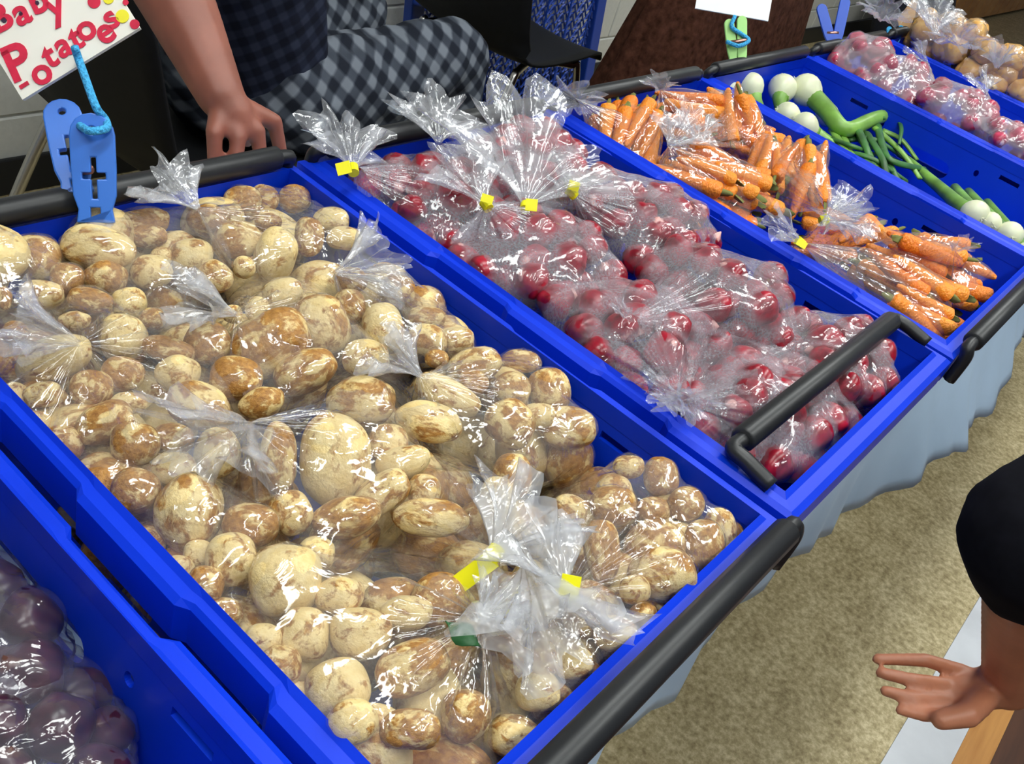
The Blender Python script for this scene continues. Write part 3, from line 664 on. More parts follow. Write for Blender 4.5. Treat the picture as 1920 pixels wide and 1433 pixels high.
for it in spuds: it.bag = pbag(it); bags[it.bag].append(it)
where = ['in the bag by the back corner beside the radish crate', 'in the bag under the blue clothespin', 'in the rear bag along the beet crate', 'in the pale rear bag against the radish crate', 'in the middle rear bag', 'in the dark-stained bag along the beet crate', 'in the knobbly bag beside the radish crate', 'in the bag with the largest potato', 'in the small bag along the beet crate rim', 'in the bag with the wide yellow tape', 'in the front corner bag beside the radish crate', 'in the front bag with the green leaf scrap', 'in the bag against the front black bar']
for i, it in enumerate(spuds):
    ss = sorted(it.s); szw = 'large' if ss[1] > 0.0255 else ('small' if ss[1] < 0.0205 else 'medium'); shp = 'oblong' if ss[2] > 1.25*ss[1] else 'rounded'
    place(it, potato_me[i % 9], 'baby_potato', szw + ' ' + shp + ' brown-scuffed potato ' + where[it.bag], 'potatoes ' + where[it.bag], 'potato')
def pt(px, z=0.945): return atz(px[0], px[1], z)
for i, (c, rd, tie, end, wdt, tape, lab) in enumerate(BB):
    if len(bags[i]) < 4: continue
    make_bag('potato_bag', bags[i], lab, 'clear potato bags', 'film', i + 1, (ib[0]-.002, ib[1]+.002, ib[2]-.002, ib[3]+.002, ib[4]),
             pt(tie, 0.945) if tie else None, pt(end, 0.962) if end else None, wdt, tape, nt_=120, nf=66, loose=0.75, wr=0.0022, fm='white_frill' if i in (9, 10, 12) else 'frill')
lf = atz(868, 1190, 0.945); m = MB(); q = rot_to((0.2, 0.1, 1)); 
vs = [lf + q[:, 0]*0.012*x + q[:, 1]*0.008*y*(1 - 0.5*abs(x)) + q[:, 2]*0.003*math.sin(3*x + 2*y) for x in np.linspace(-1, 1, 8) for y in (-1, 0, 1)]
m.add(vs, [(a*3 + b, a*3 + b + 1, a*3 + b + 4, a*3 + b + 3) for a in range(7) for b in range(2)])
o = m.build('leaf_scrap', MT['green'], None, True); s_ = o.modifiers.new('t', 'SOLIDIFY'); s_.thickness = 0.0006
tag(o, 'dark green leaf scrap caught in a potato bag', 'leaf')

# ------------------------------------------------------------------ radish, beet, carrot and onion bags
def ball_bag(crate_i, px, z, semi, n, r0, r1, mes, name, ilab, igrp, icat, bagname, blab, bgrp, film, seed, tie=None, end=None, width=0.5, tape=None, tz=0.95, ez=0.965, rotz=0.0, **kw):
    c = atz(px[0], px[1], z); bx = inner(crate_i); items = []; cz, sz = math.cos(rotz), math.sin(rotz); Rz = np.array([[cz, -sz, 0], [sz, cz, 0], [0, 0, 1]])
    c[0] = np.clip(c[0], bx[0] + 0.8*semi[0]*abs(cz) , bx[1] - 0.8*semi[0]*abs(cz)); c[1] = np.clip(c[1], bx[2] + 0.8*semi[1], bx[3] - 0.8*semi[1])
    S = np.array(semi)
    for k in range(n):
        d = rng.normal(size=3); d /= np.linalg.norm(d); p = c + Rz @ (d * S * rng.uniform(0.2, 1)**0.4 * 0.8); r = rng.uniform(r0, r1)
        items.append(Item(p, rot_to(rng.normal(size=3), rng.uniform(0, 6)), (r, r*rng.uniform(0.92, 1.05), r*rng.uniform(0.9, 1.1)), 'ball'))
    rr = np.array([it.s[0] for it in items])
    def cont(C):
        q = (C - c) @ Rz / (S - rr[:, None]*0.6); L = np.linalg.norm(q, axis=1); f = np.where(L > 1, 1 + 0.5*(1/np.maximum(L, 1e-6) - 1), 1); return c + (C - c) * f[:, None]
    relax(items, bx, 50, cont=cont)
    for i, it in enumerate(items): place(it, mes[i % len(mes)], name, ilab, igrp, icat)
    return make_bag(bagname, items, blab, bgrp, film, seed, (bx[0]-.002, bx[1]+.002, bx[2]-.002, bx[3]+.002, bx[4]),
        atz(tie[0], tie[1], tz) if tie else None, atz(end[0], end[1], ez) if end else None, width, tape, **kw)
RB = [ # px, z, semi, n, tie, end, width, tape, rot, where
 ((765,355),.900,(.075,.085,.042),26,(662,318),(648,238),0.62,(-1,0.25,0.014),0.5,'against the potato crate rim at the back, with a yellow tie'),
 ((850,285),.895,(.085,.055,.036),18,(822,268),(812,200),0.75,None,0.1,'at the back bar, with its clear top standing up'),
 ((1035,270),.902,(.085,.060,.042),22,(985,388),(1010,270),0.8,(1,0.1,0.012),0.0,'at the back beside the carrot crate, whitened by a big gathered top'),
 ((990,480),.900,(.090,.085,.042),28,(912,385),(850,300),0.6,(0.3,-1,0.008),0.4,'in the middle by the potato crate, fogged over'),
 ((1200,415),.905,(.085,.085,.042),26,(1072,362),(1040,330),0.5,(0.3,-1,0.010),0.2,'in the middle by the carrot crate, with a shiny fold on top'),
 ((1190,640),.902,(.090,.080,.042),26,(1270,735),(1300,760),0.6,None,0.3,'by the potato crate rim, behind the inward black bar'),
 ((1345,565),.905,(.090,.095,.046),30,(1180,600),(1160,570),0.4,None,0.2,'by the carrot crate, tall and rounded'),
 ((1585,670),.890,(.095,.075,.042),28,None,None,0,None,-0.2,'under the far end of the inward black bar'),
 ((1400,775),.885,(.075,.075,.040),20,(1275,755),(1240,730),0.7,None,0.3,'under the middle of the inward black bar'),
 ((1545,820),.885,(.095,.085,.040),28,None,None,0,None,-0.3,'in the front corner, against the front rim')]
RW = ['with the yellow tie over the potato crate rim', 'whose clear top stands up at the back bar', 'under the biggest gathered white top', 'fogged over beside the potato crate rim', 'with a shiny fold beside the carrot crate',
      'behind the inward black bar by the potato crate', 'bulging tall beside the carrot crate', 'under the carrot end of the inward black bar', 'under the middle of the inward black bar', 'in the corner against the front rim']
for i, (px, z, semi, n, tie, end, wd, tape, rz, wh) in enumerate(RB):
    semi = (semi[0]*1.20, semi[1]*1.20, semi[2]*0.95)
    ball_bag(0, px, z + 0.006, semi, int(n*1.12), 0.0150, 0.0195, RAD, 'radish', 'crimson radish in the bag ' + RW[i], 'radishes in the bag ' + RW[i], 'radish', 'radish_bag', 'misted radish bag ' + RW[i], 'misted radish bags', 'foggy', 40 + i, tie, end, wd, tape, rotz=rz, nt_=112, nf=60, loose=0.85, fogw=0.012, wr=0.0018)
FB = [((1592,102),.942,(.085,.075,.040),14,None,None,'at the back by the deep blue clothespin'),
      ((1680,158),.940,(.085,.080,.040),14,(1740,120),(1710,85),'in the middle, its top gathered white'),
      ((1778,218),.937,(.085,.080,.040),14,(1850,175),(1835,140),'beside the hand hole of the spring onion crate'),
      ((1880,272),.935,(.080,.080,.040),12,None,None,'farthest along the spring onion rim')]
for i, (px, z, semi, n, tie, end, wh) in enumerate(FB):
    semi = (semi[0]*1.25, semi[1]*1.25, semi[2]*1.1)
    ball_bag(3, px, z - 0.004, semi, n + 4, 0.0145, 0.019, RADF, 'radish', 'pinkish radish in the frosty bag ' + wh, 'radishes in the frosty bag ' + wh, 'radish', 'radish_bag', 'frosty bag of pink radishes ' + wh, 'frosty radish bags', 'cloudy', 70 + i, tie, end, 0.7, None, rotz=0.3*i, nt_=84, nf=46, loose=0.85, tz=.97, ez=.99, wr=0.003)
GB = [((1600,62),.955,(.080,.075,.050),8,(1650,38),(1665,12),'behind the deep blue clothespin'),
      ((1755,95),.965,(.085,.080,.055),10,(1752,65),(1755,0),'with a tall twisted top'),
      ((1830,125),.955,(.080,.080,.050),9,(1795,85),(1790,55),'between the two bags with upright tops'),
      ((1885,150),.960,(.075,.075,.050),9,(1868,128),(1880,85),'with an orange onion and a spiky top')]
for i, (px, z, semi, n, tie, end, wh) in enumerate(GB):
    ball_bag(4, px, z, semi, n, 0.024, 0.031, ONI, 'yellow_onion', 'yellow onion in the bag ' + wh, 'onions in the bag ' + wh, 'onion', 'onion_bag', 'clear bag of yellow onions ' + wh, 'onion bags', 'cfilm', 80 + i, tie, end, 0.42, None, tz=1.035, ez=1.075, nt_=72, nf=40)
AB = [((40,1180),.850,(.085,.10,.045),14,'against the potato crate wall'), ((120,1330),.845,(.08,.09,.045),14,'near the front of the beet crate'), ((-60,1080),.845,(.08,.09,.045),12,'behind the other beet bags')]
for i, (px, z, semi, n, wh) in enumerate(AB):
    ball_bag(-2, px, z, semi, n*2, 0.014, 0.021, BEET, 'beet', 'dark purple beet in the cloudy bag ' + wh, 'beets in the bag ' + wh, 'beet', 'beet_bag', 'cloudy bag of dark beets ' + wh, 'beet bags', 'dim', 90 + i, nt_=110, nf=60, wr=0.006, loose=0.8)
CB = [ # px, z, image direction of the carrots, spread, semi, n, tie, end, tape, where
 ((1150,240),.905,(0.25,-1),0.35,(.075,.070,.040),20,(1085,190),(1060,180),None,'at the back by the radish crate, its carrots upright'),
 ((1245,205),.905,(1,-0.1),0.4,(.060,.055,.035),12,(1240,170),(1235,150),None,'at the back bar, its carrots lying flat'),
 ((1375,235),.905,(0.5,1),0.9,(.085,.085,.042),24,(1315,272),(1300,212),None,'beside the spring onions, showing stubby carrot tops'),
 ((1330,350),.905,(1,0.42),0.35,(.095,.080,.042),26,(1255,275),(1295,230),None,'in the middle by the radish crate, carrots lying side by side'),
 ((1490,325),.910,(-0.35,1),0.35,(.065,.085,.044),20,(1545,395),(1600,415),None,'in the middle by the spring onions, shiny and rounded'),
 ((1560,440),.875,(1,-0.4),0.6,(.075,.065,.030),9,(1545,413),(1620,392),(-0.6,0.2,0.008),'whose gathered top has a yellow tie, half empty'),
 ((1740,500),.890,(0.9,0.5),0.6,(.080,.080,.040),20,(1790,470),(1810,455),None,'at the front beside the spring onion crate'),
 ((1700,570),.890,(0.75,0.66),0.3,(.085,.075,.040),14,(1500,455),(1452,412),(-0.5,0.8,0.008),'at the front by the radish crate, in a long row')]
CW = ['standing upright by the radish crate back', 'lying flat at the back bar', 'showing stubby tops beside the spring onions', 'lying side by side by the radish crate', 'shiny and rounded by the spring onions', 'half empty with a yellow tie', 'at the front beside the spring onion crate', 'lined up at the front by the radishes']
for bi_, (px, z, dr, spd, semi, n, tie, end, tape, wh) in enumerate(CB):
    bx = inner(1); c = atz(px[0], px[1], z); c[0] = np.clip(c[0], bx[0] + semi[0]*0.75, bx[1] - semi[0]*0.75); c[1] = np.clip(c[1], bx[2] + semi[1]*0.75, bx[3] - semi[1]*0.75)
    base = M[0]*dr[0] + M[1]*dr[1]; base[2] *= 0.35; base /= np.linalg.norm(base); S = np.array(semi); items = []
    for k in range(n):
        d = rng.normal(size=3); d /= np.linalg.norm(d); ax = base*(1 if rng.uniform() < 0.75 else -1) + rng.normal(size=3)*spd*np.array([1, 1, 0.5])*0.5; r = rng.uniform(0.0095, 0.0118); L = rng.uniform(0.040, 0.052)
        items.append(Item(c + d*S*0.75*rng.uniform(0.1, 1)**0.5 , rot_to(ax, rng.uniform(0, 6)), (r, r, L), 'carrot'))
    def cont(C):
        q = (C - c) / (S*np.array([0.72, 0.72, 0.85])); L = np.linalg.norm(q, axis=1); f = np.where(L > 1, 1 + 0.4*(1/np.maximum(L, 1e-6) - 1), 1); return c + (C - c)*f[:, None]
    relax(items, bx, 60, cont=cont)
    for i, it in enumerate(items):
        o = place(it, CARR[i % 5], 'carrot', ('stout' if it.s[0] > 0.0110 else 'slim' if it.s[0] < 0.0102 else 'middling') + (' long' if it.s[2] > 0.046 else ' short') + ' orange carrot in the bag ' + CW[bi_], 'carrots in the bag ' + CW[bi_], 'carrot')
        s_ = bpy.data.objects.new('leaf_stub', STUB); COL.objects.link(s_); s_.parent = o; s_.matrix_parent_inverse = Matrix.Identity(4)
    make_bag('carrot_bag', items, 'clear bag of carrots ' + CW[bi_], 'carrot bags', 'cfilm', 110 + bi_, (bx[0]-.002, bx[1]+.002, bx[2]-.002, bx[3]+.002, bx[4]), atz(*tie, .945), atz(*end, .965), 0.6, tape, nt_=96, nf=52)

# ------------------------------------------------------------------ spring onions
def spring_onion(bpx, z, rpx, pts, rst, label, leaves=(), leaf_r=0.004):
    c = atz(bpx[0], bpx[1], z); dp = depth_of(c); r = rpx*dp/F
    k = empty('spring_onion', c, label, 'spring onion', 'loose spring onions')
    path = [np.array(p) for p in pts]; d = path[0] - c; d /= np.linalg.norm(d)
    R_ = rot_to(d); v = I3[0].copy(); zz = v[:, 2].copy(); v[:, :2] *= (1 - 0.30*np.clip(zz, 0, 1)**2)[:, None]; v[:, 2] = np.where(zz > 0, zz*1.3, zz*0.95)
    link('bulb', mesh('bulb', (v*r) @ R_.T + c, I3[1], True), MT['bulb'], k)
    rt = MB()
    for j in range(7):
        a = rng.normal(size=3)*0.35; e = c - d*r*1.15 + (R_ @ np.array([a[0], a[1], 0]))*r*0.4; rt.tube([c - d*r*0.9, e], [r*0.05, r*0.02], 5)
    rt.build('root_hairs', MT['bulb'], k)
    cp = curve_pts([c + d*r*0.8] + path, 6)
    MB().tube(cp, np.linspace(r*0.62, rst, len(cp)).tolist(), 12).build('stalk', MT['stalk'], k, True)
    for lp in leaves:
        q = curve_pts(lp, 6); MB().tube(q, np.linspace(leaf_r*1.5, leaf_r*0.7, len(q)).tolist(), 8, flat=0.5).build('leaf', MT['leaf'], k, True)
A = atz
spring_onion((1510,168), .905, 30, [A(1548,205,.895), A(1585,243,.885), A(1640,222,.895), A(1708,205,.905)], 0.011, 'spring onion lying on top with a thick bent green stalk', [[A(1655,222,.90), A(1650,190,.91), A(1668,182,.92)], [A(1680,215,.90), A(1690,240,.90), A(1686,270,.89)]])
spring_onion((1467,165), .900, 27, [A(1462,190,.885), A(1470,240,.85)], 0.008, 'spring onion with an upright oval bulb behind the bent-stalked one')
spring_onion((1345,155), .905, 22, [A(1352,190,.88), A(1380,240,.85)], 0.008, 'spring onion whose bulb rests in the back corner by the carrots')
spring_onion((1375,172), .898, 18, [A(1385,200,.88), A(1400,240,.85)], 0.007, 'small spring onion between two bulbs in the back corner')
spring_onion((1407,160), .905, 25, [A(1418,195,.885), A(1440,240,.85)], 0.009, 'spring onion with a round white bulb second from the back corner')
spring_onion((1475,215), .880, 24, [A(1510,235,.87), A(1570,275,.86)], 0.008, 'spring onion partly under the bent-stalked one', [[A(1570,275,.86), A(1610,290,.85), A(1650,320,.85)]])
spring_onion((1508,235), .880, 25, [A(1535,255,.87), A(1590,300,.86)], 0.009, 'spring onion with its pale bulb against the carrot crate rim', [[A(1590,300,.86), A(1620,310,.855), A(1690,350,.85)]])
spring_onion((1550,215), .868, 22, [A(1575,235,.865), A(1640,275,.86)], 0.008, 'spring onion buried under the bent stalk', [[A(1640,275,.86), A(1680,300,.86), A(1740,320,.86)]])
spring_onion((1828,402), .900, 27, [A(1800,385,.89), A(1760,350,.87), A(1700,300,.86)], 0.008, 'spring onion with the largest bulb at the front end of its crate', [[A(1700,300,.86), A(1660,275,.865), A(1620,262,.87)]])
spring_onion((1856,418), .898, 21, [A(1830,398,.885), A(1790,352,.86)], 0.008, 'spring onion squeezed between two bulbs at the front end')
spring_onion((1893,440), .895, 25, [A(1870,420,.88), A(1815,360,.86)], 0.008, 'spring onion third along the front end of its crate')
spring_onion((1925,478), .890, 24, [A(1900,440,.87), A(1850,380,.86)], 0.008, 'spring onion at the very front corner of its crate')
for j, pl in enumerate([[(1560,245),(1590,290),(1600,320)], [(1600,235),(1630,290),(1650,335)], [(1625,250),(1655,300),(1665,345)], [(1575,300),(1630,310),(1680,325)], [(1590,262),(1640,262),(1700,300)], [(1650,260),(1670,300),(1735,318)], [(1540,300),(1600,335),(1650,370)], [(1645,235),(1660,290),(1690,350)], [(1560,262),(1600,275),(1640,290)], [(1555,340),(1600,350),(1640,380)], [(1530,310),(1570,335),(1630,372)], [(1610,245),(1625,280),(1640,330)], [(1580,255),(1600,300),(1610,335)], [(1590,285),(1640,300),(1700,340)], [(1565,285),(1610,300),(1660,318)], [(1640,240),(1690,285),(1725,335)], [(1550,262),(1580,300),(1625,325)], [(1620,300),(1660,330),(1700,345)], [(1655,245),(1690,262),(1720,300)]]):
    zs = [0.870 + 0.006*(j % 4), 0.880 + 0.004*(j % 3), 0.865] if j not in (9, 10) else [0.85, 0.85, 0.845]
    if j in (9, 10): pts_ = [np.array([atz(q[0], q[1], .86)[0] + 0.06, atz(q[0], q[1], .86)[1], .862]) for q in pl]
    else: pts_ = [atz(q[0], q[1], z) for q, z in zip(pl, zs)]
    q = curve_pts(pts_, 7); o = MB().tube(q, np.linspace(0.0085, 0.0055, len(q)).tolist(), 9, flat=0.55).build('onion_leaf', MT['leaf'] if j % 3 else MT['stalk'], None, True)
    tag(o, 'loose flat green onion leaf in the tangle of tops', 'onion leaf', 'tangle of onion tops')

# ------------------------------------------------------------------ clothespins and signs
def peg_leg(name, p0, p1, side, wid, mat, parent, th=0.006, hole=True):
    """leg from the jaw p0 to the rounded handle end p1; side = width direction"""
    p0, p1 = np.asarray(p0), np.asarray(p1); ax = p1 - p0; L = np.linalg.norm(ax); ax /= L; side = side - ax*(side@ax); side /= np.linalg.norm(side); nr_ = np.cross(ax, side)
    out = []; h = wid/2
    prof = [(0, 0.85), (0.12, 0.75), (0.25, 0.95), (0.5, 1.0), (0.80, 1.0)]
    left = [(t_*L, -h*q) for t_, q in prof]; arc = [(L - h + h*math.sin(a), -h*math.cos(a)) for a in np.linspace(0.0, math.pi, 9)]
    right = [(t_*L, h*q) for t_, q in reversed(prof)]; outl = left + arc + right; n = len(outl)
    vs = [p0 + ax*a + side*b + nr_*th/2 for a, b in outl] + [p0 + ax*a + side*b - nr_*th/2 for a, b in outl]
    fs = [tuple(range(n)), tuple(range(2*n-1, n-1, -1))] + [(i, i + n, (i+1) % n + n, (i+1) % n) for i in range(n)]
    o = MB().add(vs, fs).build(name, mat, parent)
    if hole:
        cm = MB(); 
        for a0, a1, ww in ((0.02, 0.14, 0.22), (0.22, 0.60, 0.12), (0.40, 0.46, 0.52)): cm.obox(p0 + ax*L*(a0+a1)/2, [ax, side, nr_], (L*(a1-a0)/2, h*ww, th))
        cm.tube([p0 + ax*(L - h*0.8) - nr_*th, p0 + ax*(L - h*0.8) + nr_*th], h*0.20, 10)
        c = cm.build('cut', None); m = o.modifiers.new('b', 'BOOLEAN'); m.object = c; m.operation = 'DIFFERENCE'; m.solver = 'EXACT'; m.use_self = True; pm = o.parent; baked(o); bpy.data.objects.remove(c)
    bevel(o, 0.0012, 2); return o
def text_mesh(ch, size):
    cu = bpy.data.curves.new('t', 'FONT'); cu.body = ch; cu.size = size; cu.align_x = 'CENTER'; cu.align_y = 'CENTER'; cu.offset = size*0.026; cu.extrude = 0.0003; cu.resolution_u = 4
    o = bpy.data.objects.new('t', cu); COL.objects.link(o); dg = bpy.context.evaluated_depsgraph_get(); dg.update(); me = bpy.data.meshes.new_from_object(o.evaluated_get(dg)); bpy.data.objects.remove(o); bpy.data.curves.remove(cu); return me
# big blue clothespin on the potato crate
D0 = depth_of(aty(180, 410, -0.045))
k = empty('clothespin', atd(180, 415, D0), 'big blue plastic clothespin clamped on the potato crate back rim', 'clothespin')
sd = M[0]*0.93 + M[2]*0.25
peg_leg('peg_leg', atd(181, 418, D0), atd(171, 212, D0-0.012), sd, 0.034, MT['pegblue'], k)
peg_leg('peg_leg', atd(146, 362, D0+0.004), atd(112, 188, D0+0.022), sd, 0.030, MT['pegblue'], k)
m = MB(); m.tube([atd(168, 318, D0-0.004), atd(135, 322, D0+0.02)], 0.004, 10); m.build('spring', MT['spring'], k, True)
pc = curve_pts([atd(150, 236, D0-0.016), atd(170, 246, D0-0.026), atd(200, 240, D0-0.016), atd(196, 222, D0-0.004), atd(183, 206, D0-0.014), atd(172, 180, D0-0.012), atd(158, 140, D0-0.006), atd(148, 112, D0-0.002), atd(140, 88, D0-0.010)], 8)
o = MB().tube(pc, 0.0033, 9).build('pipe_cleaner', MT['pipe'], None, True); tag(o, 'light blue pipe cleaner wound round the big clothespin and holding the potato sign', 'pipe cleaner')
# cream sign
DS = D0 + 0.004
def sgn_pt(x, y, dz=0.0): return atd(x, y, DS - dz)
k = empty('price_sign', sgn_pt(120, 90), 'cream card sign lettered baby Potatoes in red with dots', 'sign')
bl, br = sgn_pt(42, 187), sgn_pt(262, 52); ux = br - bl; WS = np.linalg.norm(ux); ux /= WS; nrm = -M[2]; uy = np.cross(nrm, ux); HS = WS*0.72
MB().obox(bl + ux*WS/2 + uy*HS/2 - nrm*0.002, [ux, uy, nrm], (WS/2, HS/2, 0.002)).build('card', MT['card'], k)
def on_sign(px, py): return sgn_pt(px, py) + nrm*0.0007
def letter(ch, px, py, hpx, rot, name='letter'):
    me = text_mesh(ch, hpx*DS/F*1.2); me.materials.append(MT['red']); o = link(name, me); a = math.radians(rot)
    ex = M[0]*math.cos(a) - M[1]*math.sin(a); ey = -(M[1]*math.cos(a) + M[0]*math.sin(a)); ey = np.cross(nrm, ex); p = on_sign(px, py)
    mw = Matrix([[ex[i], ey[i], nrm[i], p[i]] for i in range(3)] + [[0, 0, 0, 1]]); o.parent = k; o.matrix_parent_inverse = Matrix.Translation(k.location).inverted(); o.matrix_basis = mw
for ch, px, py, hp, rt_ in (('P', 34, 120, 80, 24), ('o', 77, 136, 60, 28), ('t', 93, 106, 56, 30), ('a', 118, 86, 56, 28), ('t', 142, 72, 54, 27), ('o', 160, 54, 58, 30), ('e', 196, 60, 58, 34), ('s', 207, 34, 54, 40), ('B', 2, 36, 60, 27), ('a', 40, 24, 60, 25), ('b', 72, 2, 60, 25), ('y', 104, 12, 60, 24)):
    letter(ch, px, py, hp, rt_)
for (sx, sy, wl_) in ((46, 160, 15), (10, 100, 12)):            # slab serifs of the P
    MB().obox(on_sign(sx, sy), [ux, uy, nrm], (wl_*DS/F*0.62, 0.0016, 0.0003)).build('serif', MT['red'], k)
def dot(px, py, r, mt, nm):
    p = on_sign(px, py); MB().tube([p - nrm*0.0004, p + nrm*0.0003], r*DS/F, 20).build(nm, MT[mt], k)
for a in ((177, 4, 12, 'red'), (204, -2, 10, 'ydot'), (230, 31, 12.5, 'ydot'), (236, 5, 5.5, 'red'), (253, 46, 9, 'red'), (8, 38, 5, 'ink'), (40, 27, 4, 'ink'), (70, 6, 4, 'ink')): dot(*a, 'painted_dot')
# green peg with white sign over the spring onions
D1 = depth_of((2*P + 0.12, 0.0, 0.95)) 
pe = aty(1382, 122, -0.008); D1 = depth_of(pe)
k = empty('clothespin', pe, 'small green clothespin on the back rim of the spring onion crate', 'clothespin')
for a, b in (((1391, 128), (1391, 30)), ((1375, 118), (1366, 36))): peg_leg('peg_leg', atd(*a, D1), atd(*b, D1 - 0.004), M[0], 0.017, MT['peggreen'], k, hole=False)
MB().tube([atd(1370, 80, D1-.01), atd(1400, 76, D1-.01)], 0.004, 8).build('spring', MT['spring'], k, True)
o = MB().tube(curve_pts([atd(1362, 78, D1-.012), atd(1385, 86, D1-.018), atd(1404, 76, D1-.012), atd(1390, 64, D1-.008), atd(1372, 50, D1-.012), atd(1378, 30, D1-.01)], 6), 0.0035, 8).build('pipe_cleaner', MT['pipe'], None, True)
tag(o, 'blue pipe cleaner twisted round the small green clothespin', 'pipe cleaner')
a, b = atd(1303, 16, D1-.004), atd(1440, 40, D1-.004); ux = b - a; W2 = np.linalg.norm(ux); ux /= W2; uy = np.cross(-M[2], ux)
o = MB().obox(a + ux*W2/2 + uy*0.06, [ux, uy, -M[2]], (W2/2, 0.06, 0.0015)).build('price_sign', MT['white']); tag(o, 'plain white card sign held up by the green clothespin', 'sign')
# deep blue peg on the frosty radishes, and tag on the onions
pe = aty(1563, 88, -0.01); D2 = depth_of(pe); k = empty('clothespin', pe, 'deep blue V-shaped clothespin on the rim behind the frosty radishes', 'clothespin')
for a, b in (((1560, 86), (1538, 8)), ((1566, 90), (1586, -4))): peg_leg('peg_leg', atd(*a, D2), atd(*b, D2), M[0], 0.021, MT['pegdeep'], k, hole=False)
MB().tube([atd(1550, 62, D2), atd(1572, 62, D2)], 0.004, 8).build('spring', MT['spring'], k, True)
pe = aty(1678, 84, -0.02); D3 = depth_of(pe); k = empty('clothespin', pe, 'light blue clothespin gripping the brown cardboard tag', 'clothespin')
for a, b in (((1672, 84), (1666, 50)), ((1680, 84), (1690, 48))): peg_leg('peg_leg', atd(*a, D3), atd(*b, D3), M[0], 0.012, MT['pipe'], k, hole=False)
MB().tube([atd(1668, 68, D3), atd(1686, 68, D3)], 0.003, 8).build('spring', MT['spring'], k, True)
pts_ = [atd(x, y, D3 + 0.012) for x, y in ((1690, 72), (1683, 36), (1716, -8), (1722, -6), (1716, 30), (1698, 70))]; n = len(pts_)
o = MB().add(pts_ + [p + M[2]*0.003 for p in pts_], [tuple(range(n)), tuple(range(2*n-1, n-1, -1))] + [(i, (i+1) % n, (i+1) % n + n, i + n) for i in range(n)]).build('cardboard_tag', MT['cardboard']); tag(o, 'brown cardboard tag standing over the yellow onions', 'tag')

# ------------------------------------------------------------------ chairs, mesh cart, blanket
def shell_chair(name, loc, rz, label):
    k = empty(name, (0, 0, 0), label, 'chair')
    prof = [(-0.30, 0.86), (-0.275, 0.74), (-0.25, 0.62), (-0.225, 0.53), (-0.18, 0.472), (-0.10, 0.452), (0.05, 0.45), (0.17, 0.455), (0.235, 0.448), (0.255, 0.425)]
    pp = curve_pts([np.array([a, 0, b]) for a, b in prof], 3); ny = 12; vs = []
    for i, p in enumerate(pp):
        s_ = i/(len(pp)-1); hw = 0.20 + 0.035*math.sin(math.pi*min(1, s_*1.05)) - (0.05*(1 - s_/0.12)**2 if s_ < 0.12 else 0)
        for j in range(ny + 1):
            y = (j/ny*2 - 1); vs.append((p[0] + 0.03*y*y*(1 if s_ < .4 else 0), y*hw, p[2] + 0.022*y*y))
    fs = [(i*(ny+1)+j, i*(ny+1)+j+1, (i+1)*(ny+1)+j+1, (i+1)*(ny+1)+j) for i in range(len(pp)-1) for j in range(ny)]
    o = link('seat_shell', mesh('seat_shell', vs, fs, True), MT['blackshell'], k); s_ = o.modifiers.new('t', 'SOLIDIFY'); s_.thickness = 0.008
    for sx in (-1, 1):
        for sy in (-1, 1):
            MB().tube(curve_pts([(0.02*sx, sy*0.13, 0.437), (0.13*sx, sy*0.175, 0.435), (0.165*sx, sy*0.19, 0.40), ((0.25 if sx > 0 else 0.31)*sx, sy*0.23, 0.0)], 6), 0.0115, 10).build('leg', MT['chrome'], k, True)
    MB().tube([(-0.02, -0.13, 0.437), (-0.02, 0.13, 0.437)], 0.0115, 10).build('crossbar', MT['chrome'], k, True)
    k.location = loc; k.rotation_euler.z = rz
    for ch in k.children: ch.matrix_parent_inverse = Matrix.Identity(4)
    return k
shell_chair('shell_chair', (0.49, 0.82, 0), 0.05, 'black plastic shell chair the person in plaid trousers sits on')
shell_chair('shell_chair', (1.77, 1.06, 0), 0.0, 'empty black plastic shell chair with steel legs in front of the blue mesh')
# blue mesh-sided cart by the wall: frame and crossed wavy strips
k = empty('mesh_cart', (2.4, 1.33, 0), 'blue mesh-sided cart standing by the block wall', 'cart')
yc = 1.33; xr0, xr1 = 2.80, 2.62     # right post, foot to top: it leans
for (a, b) in (((2.80, yc, 0.0), (2.60, yc, 0.72)), ((1.75, yc, 0.0), (1.62, yc, 0.72))):
    m = MB(); ax = np.array(b) - np.array(a); L = np.linalg.norm(ax); ax /= L; m.obox((np.array(a) + np.array(b))/2, [ax, np.cross([0, 1, 0], ax), np.array([0, 1.0, 0])], (L/2, 0.028, 0.018)); bevel(m.build('post', MT['mesh'], k), 0.004, 2)
for z in (0.03, 0.72):
    m = MB().box((1.62 + (0.13 if z < .1 else 0), yc - 0.015, z - 0.02), (2.80 - (0.20 if z > .1 else 0), yc + 0.015, z + 0.02)); m.build('rail', MT['mesh'], k)
for r in range(20):
    for sg in (-1, 1):
        z0 = 0.05 + r*0.034; pts_ = []
        for i in range(100):
            x = 1.78 + i*0.0095; z = z0 + sg*0.017*math.sin(2*math.pi*x/0.062 + (math.pi/2)); pts_.append((x - 0.25*z0*0.55, yc + 0.004*sg, z))
        MB().tube(pts_, 0.0045, 4).build('mesh_strand', MT['mesh'], k)
for i in range(7):
    x = 1.85 + i*0.14; MB().tube([(x, yc - 0.008, 0.03), (x - 0.10, yc - 0.008, 0.72)], 0.004, 5).build('upright', MT['mesh'], k)
